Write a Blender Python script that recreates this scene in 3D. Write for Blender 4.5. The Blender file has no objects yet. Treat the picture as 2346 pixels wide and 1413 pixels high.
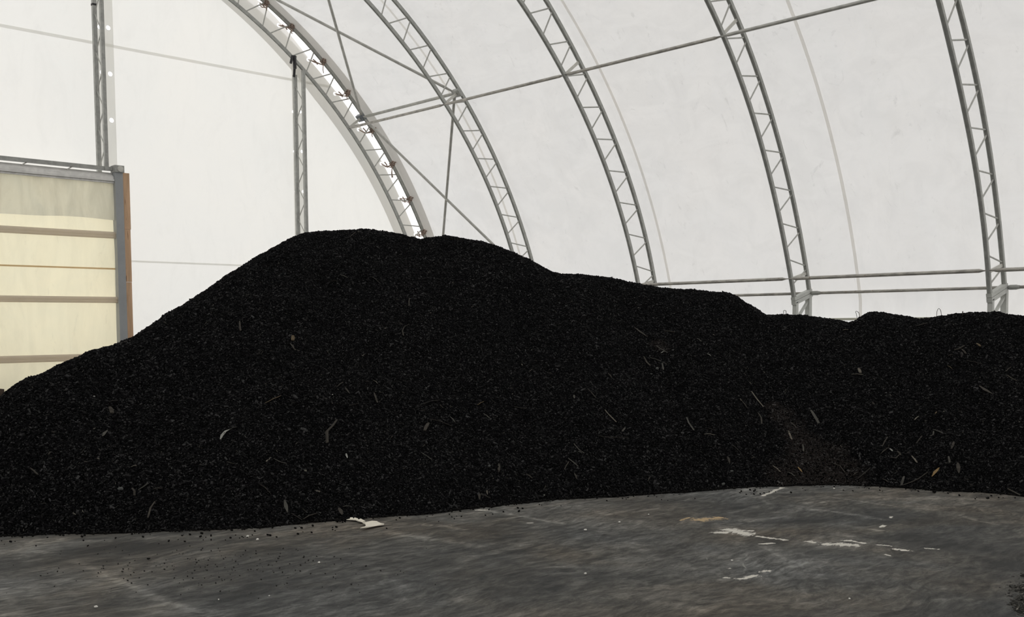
import bpy, math, random
import numpy as np
random.seed(7); rng = np.random.default_rng(7)
SC = bpy.context.scene; COL = SC.collection
PI = math.pi

# ------------------------------------------------------------------ camera, sky, exposure
FPX, CYP, YAW, PITCH, ROLL = 2320.8294, 881.332, 0.7729, -0.0603, -0.0078
CAMZ = 1.6                                  # eye height above the floor
W_, H_, CXP = 2346.0, 1413.0, 1173.0
Fv = np.array([math.sin(YAW)*math.cos(PITCH), math.cos(YAW)*math.cos(PITCH), math.sin(PITCH)])
R0 = np.array([math.cos(YAW), -math.sin(YAW), 0.0]); U0 = np.cross(R0, Fv)
Rv = math.cos(ROLL)*R0 + math.sin(ROLL)*U0
Uv = -math.sin(ROLL)*R0 + math.cos(ROLL)*U0
cam = bpy.data.cameras.new('camera'); cam_o = bpy.data.objects.new('camera', cam); COL.objects.link(cam_o)
from mathutils import Matrix, Vector
cam_o.matrix_world = Matrix(((Rv[0], Uv[0], -Fv[0], 0), (Rv[1], Uv[1], -Fv[1], 0), (Rv[2], Uv[2], -Fv[2], CAMZ), (0, 0, 0, 1)))
cam.sensor_width = 36.0; cam.lens = FPX/W_*36.0
cam.shift_y = (CYP - H_/2)/W_
cam.clip_end = 300
SC.camera = cam_o

world = bpy.data.worlds.new('overcast_sky'); SC.world = world; world.use_nodes = True
wn = world.node_tree.nodes; bg = wn['Background']
bg.inputs[0].default_value = (1.0, 0.985, 0.965, 1); bg.inputs[1].default_value = 1.27
SC.view_settings.view_transform = 'Standard'; SC.view_settings.look = 'None'
SC.view_settings.exposure = 0.0; SC.view_settings.gamma = 1.0
SC.view_settings.use_curve_mapping = False

# ------------------------------------------------------------------ pixel -> point helpers (measuring the photograph)
def ray(x, y):
    return Fv + Rv*(x-CXP)/FPX - Uv*(y-CYP)/FPX
CAM = np.array([0, 0, CAMZ])
def onY(x, y, Y):
    r = ray(x, y); return CAM + r*(Y/r[1])
def onX(x, y, X):
    r = ray(x, y); return CAM + r*(X/r[0])
def onZ(x, y, Z):
    r = ray(x, y); return CAM + r*((Z-CAMZ)/r[2])

# ------------------------------------------------------------------ mesh helpers
class MB:
    def __init__(s): s.v = []; s.f = []
    def add(s, vs, fs):
        n = len(s.v); s.v += [tuple(map(float, p)) for p in vs]; s.f += [tuple(i+n for i in f) for f in fs]; return s
    def box(s, c, e, ax=None):
        c = np.array(c, float); e = np.array(e, float)
        A = np.eye(3) if ax is None else np.array(ax, float)
        vs = [c + sx*e[0]*A[0] + sy*e[1]*A[1] + sz*e[2]*A[2] for sx in (-1, 1) for sy in (-1, 1) for sz in (-1, 1)]
        return s.add(vs, [(0, 1, 3, 2), (4, 6, 7, 5), (0, 4, 5, 1), (2, 3, 7, 6), (0, 2, 6, 4), (1, 5, 7, 3)])
    def bar(s, a, b, hw, ht, up=(0, 0, 1)):
        a = np.array(a, float); b = np.array(b, float); d = b-a; L = np.linalg.norm(d); d /= L
        u = np.array(up, float); u -= d*(u@d); u /= np.linalg.norm(u); w = np.cross(d, u)
        return s.box((a+b)/2, (L/2, hw, ht), (d, w, u))
    def tube(s, pts, r, n=8, cap=True, flat=None):
        pts = [np.array(p, float) for p in pts]; m = len(pts)
        rs = r if hasattr(r, '__len__') else [r]*m
        up = np.array((0.13, 0.21, 1.0)); vs = []; fs = []
        for i, p in enumerate(pts):
            d = pts[min(i+1, m-1)]-pts[max(i-1, 0)]; d /= (np.linalg.norm(d)+1e-12)
            a = up - d*(up@d); a /= (np.linalg.norm(a)+1e-12); b = np.cross(d, a); up = a
            fl = 1.0 if flat is None else flat[i]
            for k in range(n):
                t = 2*PI*k/n
                vs.append(p + rs[i]*(math.cos(t)*a*fl + math.sin(t)*b*(1.2 if fl < .99 else 1)))
        for i in range(m-1):
            for k in range(n):
                k2 = (k+1) % n
                fs.append((i*n+k, i*n+k2, (i+1)*n+k2, (i+1)*n+k))
        if cap:
            fs.append(tuple(range(n))[::-1]); fs.append(tuple((m-1)*n+k for k in range(n)))
        return s.add(vs, fs)
    def sweep(s, frames, prof, cap=True):
        """frames: list of (p, a, b); prof: list of (u, v)"""
        n = len(prof); vs = []; fs = []
        for p, a, b in frames:
            for u, v in prof: vs.append(p + u*a + v*b)
        for i in range(len(frames)-1):
            for k in range(n):
                k2 = (k+1) % n
                fs.append((i*n+k, i*n+k2, (i+1)*n+k2, (i+1)*n+k))
        if cap:
            fs.append(tuple(range(n))[::-1]); fs.append(tuple((len(frames)-1)*n+k for k in range(n)))
        return s.add(vs, fs)
    def grid(s, P):
        n, m, _ = P.shape
        return s.add(P.reshape(-1, 3), [(i*m+j, i*m+j+1, (i+1)*m+j+1, (i+1)*m+j) for i in range(n-1) for j in range(m-1)])
    def mesh(s, name, mat, smooth=False):
        me = bpy.data.meshes.new(name); me.from_pydata(s.v, [], s.f); me.update()
        if mat: me.materials.append(mat)
        if smooth: me.polygons.foreach_set('use_smooth', [True]*len(me.polygons))
        return me
    def build(s, name, mat, parent=None, smooth=False):
        return link(name, s.mesh(name, mat, smooth), parent)
def link(name, me, parent=None):
    o = bpy.data.objects.new(name, me); COL.objects.link(o)
    if parent is not None: o.parent = parent
    return o
def fast_grid(name, P, mat, parent=None, smooth=True, attrs=None):
    n, m, _ = P.shape
    me = bpy.data.meshes.new(name)
    i, j = np.meshgrid(np.arange(n-1), np.arange(m-1), indexing='ij')
    q = np.stack([i*m+j, (i+1)*m+j, (i+1)*m+j+1, i*m+j+1], -1).reshape(-1)
    nf = (n-1)*(m-1)
    me.vertices.add(n*m); me.vertices.foreach_set('co', P.reshape(-1).astype(np.float32))
    me.loops.add(nf*4); me.loops.foreach_set('vertex_index', q.astype(np.int32))
    me.polygons.add(nf); me.polygons.foreach_set('loop_start', (np.arange(nf)*4).astype(np.int32))
    if smooth: me.polygons.foreach_set('use_smooth', np.ones(nf, bool))
    me.update(calc_edges=True); me.validate()
    for k, a in (attrs or {}).items():
        at = me.attributes.new(k, 'FLOAT', 'POINT'); at.data.foreach_set('value', a.reshape(-1).astype(np.float32))
    me.materials.append(mat)
    return link(name, me, parent)
def empty(name, loc=(0, 0, 0)):
    o = bpy.data.objects.new(name, None); COL.objects.link(o); o.location = loc; o.empty_display_size = .2; return o
def tag(o, label=None, cat=None, group=None, kind=None):
    if label: o['label'] = label
    if cat: o['category'] = cat
    if group: o['group'] = group
    if kind: o['kind'] = kind
    return o
def settle(root):
    """children were built in world coordinates: keep them there although the root empty has a location"""
    for c in root.children:
        c.matrix_parent_inverse = Matrix.Translation(-Vector(root.location))

# ------------------------------------------------------------------ noise
def vnoise(x, y, seed):
    r = np.random.default_rng(seed); T = r.random((256, 256))
    xi = np.floor(x).astype(int); yi = np.floor(y).astype(int); fx = x-xi; fy = y-yi
    fx = fx*fx*(3-2*fx); fy = fy*fy*(3-2*fy)
    g = lambda a, b: T[a % 256, b % 256]
    return (g(xi, yi)*(1-fx)+g(xi+1, yi)*fx)*(1-fy)+(g(xi, yi+1)*(1-fx)+g(xi+1, yi+1)*fx)*fy-.5

# ------------------------------------------------------------------ materials
def mat(name):
    m = bpy.data.materials.new(name); m.use_nodes = True; nt = m.node_tree
    for n in list(nt.nodes): nt.nodes.remove(n)
    out = nt.nodes.new('ShaderNodeOutputMaterial'); return m, nt, out
def N(nt, t, **kw):
    n = nt.nodes.new(t)
    for k, v in kw.items():
        if k.startswith('i_'):
            key = k[2:]; n.inputs[int(key) if key.isdigit() else key].default_value = v
        else: setattr(n, k, v)
    return n
def ramp(nt, fac, stops):
    r = nt.nodes.new('ShaderNodeValToRGB'); e = r.color_ramp.elements
    while len(e) < len(stops): e.new(.5)
    for k, (p, c) in enumerate(stops): e[k].position = p; e[k].color = (*c, 1) if len(c) == 3 else c
    nt.links.new(fac, r.inputs[0]); return r
def mixc(nt, fac, a, b, mode='MIX'):
    n = nt.nodes.new('ShaderNodeMix'); n.data_type = 'RGBA'; n.blend_type = mode
    for s, v in ((n.inputs[0], fac), (n.inputs[6], a), (n.inputs[7], b)):
        if hasattr(v, 'is_output') or isinstance(v, bpy.types.NodeSocket): nt.links.new(v, s)
        elif isinstance(v, (int, float)): s.default_value = v
        else: s.default_value = (*v, 1)
    return n.outputs[2]
def noise(nt, vec, scale, detail=4, rough=.55, dist=0.0):
    n = N(nt, 'ShaderNodeTexNoise'); n.inputs['Scale'].default_value = scale; n.inputs['Detail'].default_value = detail
    n.inputs['Roughness'].default_value = rough; n.inputs['Distortion'].default_value = dist
    if vec is not None: nt.links.new(vec, n.inputs['Vector'])
    return n.outputs[0]
def mapping(nt, vec, rot=(0, 0, 0), scale=(1, 1, 1), loc=(0, 0, 0)):
    n = N(nt, 'ShaderNodeMapping'); n.inputs['Rotation'].default_value = rot; n.inputs['Scale'].default_value = scale
    n.inputs['Location'].default_value = loc; nt.links.new(vec, n.inputs['Vector']); return n.outputs[0]
def math_(nt, op, a, b=None, c=None, clamp=False):
    n = N(nt, 'ShaderNodeMath', operation=op); n.use_clamp = clamp
    for i, v in enumerate((a, b, c)):
        if v is None: continue
        if isinstance(v, bpy.types.NodeSocket): nt.links.new(v, n.inputs[i])
        else: n.inputs[i].default_value = v
    return n.outputs[0]
def position(nt): return N(nt, 'ShaderNodeNewGeometry').outputs['Position']

def fabric(name, trans, refl, share=.5, mott=.05, warm=(1, 1, 1), holes=None, dirt=.0, creases=0.0, scale=.35):
    m, nt, out = mat(name); P = position(nt)
    a = noise(nt, P, scale, 6, .6, .6)
    b = noise(nt, mapping(nt, P, scale=(1, 1, .35)), 1.7, 6, .7, 1.2)
    s = ramp(nt, a, [(.3, (1-mott, 1-mott*.8, 1-mott*.7)), (.7, (1+mott*.2, 1, 1-mott*.3))]).outputs[0]
    s2 = ramp(nt, b, [(.28, (1-mott*1.1,)*3), (.5, (1, 1, 1))]).outputs[0]
    c = mixc(nt, 1.0, s, s2, 'MULTIPLY')
    if dirt:
        # thin dirty smears and creases of the old membrane
        d = noise(nt, mapping(nt, P, rot=(.3, .2, .5), scale=(2.2, 2.2, .7)), 1.3, 8, .72, 2.2)
        dr = ramp(nt, d, [(.60, (1, 1, 1)), (.68, (1-dirt*.7,)*3), (.78, (1-dirt,)*3)]).outputs[0]
        c = mixc(nt, 1.0, c, dr, 'MULTIPLY')
    if creases:
        w = noise(nt, mapping(nt, P, rot=(0, .35, 0), scale=(3.0, 1, .6)), 1.1, 5, .6, .8)
        wr = ramp(nt, w, [(.4, (1-creases,)*3), (.6, (1, 1, 1))]).outputs[0]
        c = mixc(nt, 1.0, c, wr, 'MULTIPLY')
    ct = mixc(nt, 1.0, c, tuple(trans*w for w in warm), 'MULTIPLY')
    cr = mixc(nt, 1.0, c, tuple(refl*w for w in warm), 'MULTIPLY')
    t = N(nt, 'ShaderNodeBsdfTranslucent'); d = N(nt, 'ShaderNodeBsdfDiffuse')
    nt.links.new(ct, t.inputs[0]); nt.links.new(cr, d.inputs[0])
    mx = N(nt, 'ShaderNodeMixShader'); mx.inputs[0].default_value = share
    nt.links.new(d.outputs[0], mx.inputs[1]); nt.links.new(t.outputs[0], mx.inputs[2])
    sh = mx.outputs[0]
    if holes:
        cur = None
        for h, rr in holes:
            n = N(nt, 'ShaderNodeVectorMath', operation='DISTANCE'); nt.links.new(P, n.inputs[0]); n.inputs[1].default_value = tuple(h)
            v = math_(nt, 'SUBTRACT', n.outputs['Value'], rr)
            cur = v if cur is None else math_(nt, 'MINIMUM', cur, v)
        hole = math_(nt, 'LESS_THAN', cur, 0.0)
        tr = N(nt, 'ShaderNodeBsdfTransparent'); m2 = N(nt, 'ShaderNodeMixShader')
        nt.links.new(hole, m2.inputs[0]); nt.links.new(sh, m2.inputs[1]); nt.links.new(tr.outputs[0], m2.inputs[2]); sh = m2.outputs[0]
    nt.links.new(sh, out.inputs[0]); return m

def principled(name, col, rough=.6, metal=0.0, spec=.5, nscale=None, namp=.15, bump=0.0, bscale=60, stretch=(1, 1, 1), col2=None, spot=None):
    m, nt, out = mat(name); b = N(nt, 'ShaderNodeBsdfPrincipled'); P = position(nt)
    b.inputs['Roughness'].default_value = rough; b.inputs['Metallic'].default_value = metal
    b.inputs['Specular IOR Level'].default_value = spec
    v = mapping(nt, P, scale=stretch)
    if nscale:
        n = noise(nt, v, nscale, 5, .6, .4)
        c2 = col2 or tuple(c*(1-namp) for c in col)
        c = ramp(nt, n, [(.35, c2), (.65, col)]).outputs[0]
        if spot:
            n2 = noise(nt, v, spot[0], 3, .5, 0)
            k = ramp(nt, n2, [(spot[1], (0, 0, 0)), (spot[1]+.04, (1, 1, 1))]).outputs[0]
            c = mixc(nt, k, c, spot[2])
        nt.links.new(c, b.inputs['Base Color'])
    else: b.inputs['Base Color'].default_value = (*col, 1)
    if bump:
        bp = N(nt, 'ShaderNodeBump'); bp.inputs['Strength'].default_value = bump; bp.inputs['Distance'].default_value = .01
        nt.links.new(noise(nt, v, bscale, 4, .6), bp.inputs['Height']); nt.links.new(bp.outputs[0], b.inputs['Normal'])
    nt.links.new(b.outputs[0], out.inputs[0]); return m

M = {}
M['steel'] = principled('galvanised_steel', (.43, .435, .41), .5, .12, .5, 9, .25)
M['steel_web'] = principled('galvanised_rod', (.50, .50, .47), .5, .12, .5, 12, .2)
M['steel_light'] = principled('weathered_light_steel', (.64, .63, .58), .55, .05, .5, 6, .2)
M['pipe'] = principled('weathered_pipe', (.54, .515, .47), .45, .2, .5, 5, .45, stretch=(1, 1, 3), spot=(14, .66, (.23, .16, .11)))
M['pipe_clean'] = principled('galvanised_pipe', (.52, .515, .48), .42, .2, .5, 6, .25)
M['leg'] = principled('leg_steel', (.60, .61, .58), .6, .15, .5, 5, .15)
M['black'] = principled('black_plastic', (.02, .02, .022), .5, 0, .5)
M['dark_steel'] = principled('dark_steel', (.22, .24, .26), .5, .3, .5, 20, .3)
M['grey_paint'] = principled('grey_painted_steel', (.37, .385, .395), .55, 0, .4, 3, .1)
M['grey_alu'] = principled('grey_aluminium', (.80, .79, .76), .5, .05, .5, 6, .2, stretch=(1, 1, 1))
M['rope'] = principled('brown_rope', (.46, .36, .30), .9, 0, .1, 40, .4, col2=(.25, .19, .16))
M['timber'] = principled('pine_board', (.74, .49, .31), .7, 0, .3, 2.5, .25, bump=.2, bscale=40, stretch=(6, 6, .5), spot=(5.5, .66, (.25, .13, .07)))
M['pipe'].name = 'weathered_pipe'
M['ring'] = principled('grommet_metal', (.8, .79, .76), .4, .5)
M['pebble'] = principled('white_stone', (.82, .80, .74), .8, 0, .2, 60, .15)
M['sheet'] = principled('pale_sheet', (.92, .87, .74), .7, 0, .2, 9, .2, stretch=(1, 3, 1))
M['wood_block'] = principled('dark_stained_wood', (.085, .062, .048), .8, 0, .2, 5, .3)
M['wire'] = principled('rusty_wire', (.07, .055, .045), .7, .2, .3)

# ------------------------------------------------------------------ building dimensions
Y0 = 23.0983; L = 4.0; CX_, CZ_ = 7.8, -1.0         # first truss plane, truss spacing, centre of the arch circle
GR = CZ_                                             # (the circle's centre is 1 m below the floor)
RI, RO = 11.73, 12.345
RM = 12.44                                           # membrane radius
XW = 19.87                                           # vertical part of the side fabric
TH0 = math.acos((XW-CX_)/RM)
YB = -14.0; YE = Y0+.05; YF = 23.45                  # back end, roof fabric end, end-wall fabric plane
def pol(th, r, Y): return np.array([CX_+r*math.cos(th), Y, CZ_+r*math.sin(th)])

# ---- floor
def seg_d(X, Y, pts):
    D = np.full(X.shape, 1e9)
    for (ax, ay), (bx, by) in zip(pts[:-1], pts[1:]):
        dx, dy = bx-ax, by-ay; L2 = dx*dx+dy*dy+1e-12
        t = np.clip(((X-ax)*dx+(Y-ay)*dy)/L2, 0, 1)
        D = np.minimum(D, np.hypot(X-ax-t*dx, Y-ay-t*dy))
    return D
def fpx(pts): return [tuple(onZ(x, y, 0)[:2]) for x, y in pts]
xs = np.concatenate([np.linspace(-4.2, 1.0, 12)[:-1], np.arange(1.0, 10.6, .016), np.linspace(10.6, 20.1, 14)[1:]])
ys = np.concatenate([np.linspace(YB-.3, 1.0, 16)[:-1], np.arange(1.0, 9.8, .016), np.linspace(9.8, 24.2, 14)[1:]])
FX, FY = np.meshgrid(xs, ys, indexing='ij')
white = np.full(FX.shape, -1.0); tone = np.zeros(FX.shape); tan = np.full(FX.shape, -1.0)
# scraped bare marks: (pixel polyline on the floor, half width in m)
WH = [([(1640, 1217), (1660, 1217)], .035), ([(1672, 1212), (1690, 1216), (1712, 1221)], .065), ([(1700, 1213), (1722, 1214)], .02), ([(1735, 1226), (1765, 1231), (1800, 1235)], .022),
      ([(1745, 1244), (1775, 1243)], .018), ([(1850, 1239), (1862, 1240)], .028), ([(1892, 1245), (1925, 1246), (1955, 1247)], .045), ([(1930, 1238), (1950, 1238), (1980, 1243)], .02),
      ([(2010, 1247), (2040, 1250)], .014), ([(2050, 1258), (2085, 1260)], .024), ([(2115, 1254), (2150, 1256)], .012), ([(1692, 1322), (1708, 1321)], .022), ([(1712, 1318), (1732, 1315)], .028),
      ([(1742, 1306), (1760, 1305)], .022), ([(1660, 1319), (1668, 1319)], .014), ([(1664, 1298), (1672, 1298)], .012), ([(1745, 1134), (1768, 1126), (1792, 1115)], .022), ([(1098, 1166), (1116, 1166)], .03),
      ([(2040, 1184), (2043, 1180)], .012), ([(2018, 1205), (2026, 1203)], .02), ([(2030, 1270), (2040, 1272)], .012), ([(1210, 1195), (1222, 1194)], .014)]
for pts, w in WH: white = np.maximum(white, 1-seg_d(FX, FY, fpx(pts))/w)
TN = [([(1600, 1189), (1630, 1187), (1646, 1186)], .07), ([(1578, 1184), (1560, 1190)], .02)]
for pts, w in TN: tan = np.maximum(tan, 1-seg_d(FX, FY, fpx(pts))/w)
# soft lighter (+) / darker (-) sweeps left by the loader bucket and tyres
TO = [([(0, 1262), (60, 1258), (100, 1240)], .22, .9), ([(0, 1240), (200, 1236), (620, 1222), (900, 1196)], .10, .35), ([(170, 1283), (270, 1325), (380, 1372), (430, 1392)], .045, .55),
      ([(0, 1350), (60, 1345)], .2, .3), ([(380, 1390), (430, 1400), (480, 1405)], .14, .5), ([(0, 1405), (30, 1410)], .1, .45), ([(690, 1310), (730, 1298), (770, 1292)], .03, .35),
      ([(890, 1215), (960, 1228), (1050, 1238), (1090, 1245)], .06, .6), ([(970, 1198), (1020, 1203), (1060, 1210)], .05, .5), ([(1110, 1166), (1180, 1178), (1290, 1196)], .035, .6), ([(1150, 1200), (1250, 1205), (1200, 1193)], .04, .35),
      ([(1090, 1270), (1140, 1262), (1210, 1240)], .05, .45), ([(1170, 1182), (1110, 1192)], .04, .4), ([(1280, 1200), (1340, 1186), (1430, 1170), (1500, 1165)], .05, .4), ([(1240, 1312), (1300, 1310), (1330, 1308)], .05, .5),
      ([(1260, 1298), (1320, 1296)], .02, .4), ([(860, 1300), (900, 1325), (940, 1345)], .04, .3), ([(1660, 1175), (1760, 1150), (1740, 1135)], .03, .3), ([(1650, 1210), (1720, 1190), (1800, 1180)], .05, .35),
      ([(1840, 1162), (1900, 1168), (2020, 1188)], .05, .6), ([(1850, 1150), (1900, 1145)], .05, .4), ([(1910, 1136), (2000, 1150), (2050, 1156)], .025, .55), ([(2040, 1140), (2180, 1138), (2260, 1142)], .09, .45), ([(2090, 1163), (2140, 1165)], .03, .5),
      ([(1900, 1200), (1960, 1205), (2020, 1215)], .07, .3), ([(1925, 1222), (1945, 1228)], .07, .5), ([(1995, 1210), (2012, 1213)], .04, .6), ([(1546, 1290), (1640, 1285), (1800, 1300), (1900, 1280)], .04, .25), ([(1560, 1385), (1600, 1395)], .06, .5),
      ([(1740, 1248), (1790, 1275), (1830, 1290)], .03, .35), ([(2200, 1178), (2240, 1190), (2290, 1200)], .025, .35), ([(2220, 1192), (2280, 1194)], .015, .35), ([(2060, 1385), (2120, 1375), (2200, 1368)], .05, .3), ([(2100, 1300), (2200, 1310)], .1, .1),
      ([(900, 1185), (1100, 1172), (1400, 1140), (1560, 1132), (1800, 1118)], .07, .25), ([(1500, 1395), (1700, 1400)], .1, .1),
      ([(160, 1265), (260, 1252), (400, 1250)], .16, -.45), ([(0, 1300), (120, 1285), (230, 1290)], .12, -.3), ([(430, 1300), (560, 1320), (620, 1340)], .22, -.25), ([(1000, 1225), (1080, 1205), (940, 1212)], .08, -.3),
      ([(820, 1280), (900, 1290), (1000, 1290)], .1, -.3), ([(1400, 1180), (1500, 1190), (1560, 1180)], .1, -.35), ([(1750, 1235), (1900, 1262), (2100, 1270)], .13, -.35), ([(2050, 1180), (2200, 1190), (2330, 1215)], .3, -.25),
      ([(2150, 1240), (2346, 1280)], .3, -.35), ([(1620, 1165), (1700, 1160)], .08, -.35), ([(1800, 1130), (1900, 1128)], .06, -.3), ([(2170, 1135), (2346, 1155)], .12, -.35), ([(1780, 1195), (1880, 1190)], .1, -.35),
      ([(1150, 1350), (1300, 1345)], .15, -.2), ([(2000, 1230), (2080, 1225)], .08, -.2), ([(2240, 1350), (2346, 1300)], .25, -.3), ([(2260, 1410), (2346, 1405)], .2, -.3)]
for pts, w, a in TO:
    tone += a*np.exp(-(seg_d(FX, FY, fpx(pts))/w)**2*1.2)
tone += .5*vnoise(FX*1.1, FY*1.1, 3)+.35*vnoise(FX*2.7+9, FY*2.7, 4)
hz = .012*vnoise(FX*1.3, FY*1.3, 5)+.007*vnoise(FX*5, FY*5, 6)+.004*vnoise(FX*14, FY*14, 8)
P = np.stack([FX, FY, hz-.008], -1)
def floor_mat():
    m, nt, out = mat('dirty_concrete'); b = N(nt, 'ShaderNodeBsdfPrincipled'); P = position(nt)
    b.inputs['Roughness'].default_value = .75; b.inputs['Specular IOR Level'].default_value = .25
    A = lambda n: N(nt, 'ShaderNodeAttribute', attribute_name=n).outputs['Fac']
    warp = noise(nt, P, .9, 3, .5)
    wv = N(nt, 'ShaderNodeVectorMath', operation='MULTIPLY_ADD')
    nt.links.new(N(nt, 'ShaderNodeTexNoise').outputs['Color'], wv.inputs[0])
    wnode = wv.inputs[0].links[0].from_node; wnode.inputs['Scale'].default_value = .8; nt.links.new(P, wnode.inputs['Vector'])
    wv.inputs[1].default_value = (.3, .3, 0); nt.links.new(P, wv.inputs[2]); PW = wv.outputs[0]
    # scrapes run across the view and on two crossing diagonals (bucket and tyre sweeps)
    m1 = noise(nt, mapping(nt, PW, rot=(0, 0, .77), scale=(1, 1.9, 1)), 2.3, 9, .68, .9)
    m2 = noise(nt, mapping(nt, PW, rot=(0, 0, .77), scale=(1, 2.6, 1)), 7.5, 7, .66, .7)
    s2 = noise(nt, mapping(nt, PW, rot=(0, 0, 1.25), scale=(1.3, 7, 1)), 2.1, 6, .62, .5)
    s3 = noise(nt, mapping(nt, PW, rot=(0, 0, .30), scale=(1.3, 7, 1)), 2.3, 6, .62, .5)
    fine = noise(nt, mapping(nt, P, rot=(0, 0, .77), scale=(1, 1.6, 1)), 55, 5, .75, .2)
    big = noise(nt, P, .7, 4, .6, .5)
    sel = ramp(nt, noise(nt, P, .8, 3, .6), [(.44, (0, 0, 0)), (.56, (1, 1, 1))]).outputs[0]
    mx = mixc(nt, sel, s2, s3)
    v = math_(nt, 'ADD', math_(nt, 'MULTIPLY', m1, .40), math_(nt, 'MULTIPLY', mx, .17))
    v = math_(nt, 'ADD', v, math_(nt, 'MULTIPLY', m2, .43))
    v = math_(nt, 'MULTIPLY_ADD', math_(nt, 'SUBTRACT', v, .5), 2.5, .45)
    v = math_(nt, 'ADD', v, math_(nt, 'MULTIPLY', math_(nt, 'SUBTRACT', fine, .5), .34))
    tn = math_(nt, 'MULTIPLY', A('tone'), math_(nt, 'MULTIPLY_ADD', m2, 1.6, -.1))
    v = math_(nt, 'ADD', v, math_(nt, 'MULTIPLY', tn, .62))
    c = ramp(nt, v, [(.15, (.046, .046, .043)), (.36, (.084, .082, .075)), (.53, (.136, .132, .119)), (.76, (.235, .228, .205)), (1.0, (.38, .37, .33))]).outputs[0]
    tint = ramp(nt, big, [(.35, (.92, .96, 1.02)), (.5, (1, 1, 1)), (.68, (1.10, 1.0, .90))]).outputs[0]
    c = mixc(nt, 1.0, c, tint, 'MULTIPLY')
    rn = math_(nt, 'SUBTRACT', noise(nt, mapping(nt, P, rot=(0, 0, .77), scale=(1, 2.2, 1)), 15, 7, .75, .5), .5)
    wf = math_(nt, 'MULTIPLY_ADD', rn, 5.5, A('white'))
    wm = ramp(nt, wf, [(.05, (0, 0, 0)), (.28, (1, 1, 1))]).outputs[0]
    c = mixc(nt, wm, c, (.80, .77, .69))
    tf = math_(nt, 'MULTIPLY_ADD', math_(nt, 'SUBTRACT', noise(nt, P, 20, 7, .8, .6), .5), 6.5, A('tan'))
    tm = ramp(nt, tf, [(.2, (0, 0, 0)), (.45, (1, 1, 1))]).outputs[0]
    c = mixc(nt, tm, c, (.58, .43, .25))
    nt.links.new(c, b.inputs['Base Color'])
    bp = N(nt, 'ShaderNodeBump'); bp.inputs['Strength'].default_value = .8; bp.inputs['Distance'].default_value = .03
    nt.links.new(v, bp.inputs['Height']); nt.links.new(bp.outputs[0], b.inputs['Normal'])
    nt.links.new(b.outputs[0], out.inputs[0]); return m
M['floor'] = floor_mat()
fl = fast_grid('floor', P, M['floor'], attrs={'white': white, 'tone': tone, 'tan': tan}); fl['kind'] = 'structure'

# ---- side and roof fabric (panels between the welded seams)
GROM_H = [(onY(x, y, YF), .055) for x, y in [(593, 12), (637, 58), (705, 137), (766, 215), (820, 297), (872, 375), (914, 455), (950, 537)]]
GROM_P1 = [(onY(x, y, YF-.02), .062) for x, y in [(247.8, 63.7), (252.5, 169.4), (255.7, 275.5), (228.5, 62), (234, 166)]]
GROM_P2 = [(onY(x, y, YF-.02), .05) for x, y in [(672.2, 256), (675, 347), (678, 439), (688.3, 256), (691.5, 347), (694.5, 439)]]
M['roof'] = fabric('roof_membrane', .90, .86, .52, .035, (.995, .99, .985), dirt=.15, creases=.04)
M['seam'] = fabric('welded_seam', .95, .9, .6, .02, (1, .985, .95))
M['band'] = fabric('doubled_edge_fabric', .72, .64, .6, .03, (1, .975, .93))
M['end'] = fabric('end_wall_membrane', .96, .86, .56, .03, (1.0, .995, .965), holes=GROM_H+GROM_P1+GROM_P2, dirt=.03)
M['end_band'] = fabric('end_wall_hem', .80, .70, .6, .03, (1, .985, .95), holes=GROM_H+GROM_P1+GROM_P2)
M['hem_strip'] = fabric('hem_strip', .92, .86, .6, .02, (1, .995, .965), holes=GROM_P1+GROM_P2)
M['curtain'] = fabric('cream_curtain', .94, .80, .64, .045, (1.0, .935, .70), creases=.045, scale=1.2, dirt=.10)
M['valance'] = fabric('grey_valance', .95, .82, .6, .05, (.98, .985, .97), creases=.12, scale=1.2)

M['pocket'] = fabric('rail_pocket_fabric', 1.0, .62, .6, .04, (.93, .87, .81))
M['tape'] = fabric('curtain_tape', .95, .62, .6, .03, (1, .86, .66))

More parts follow.
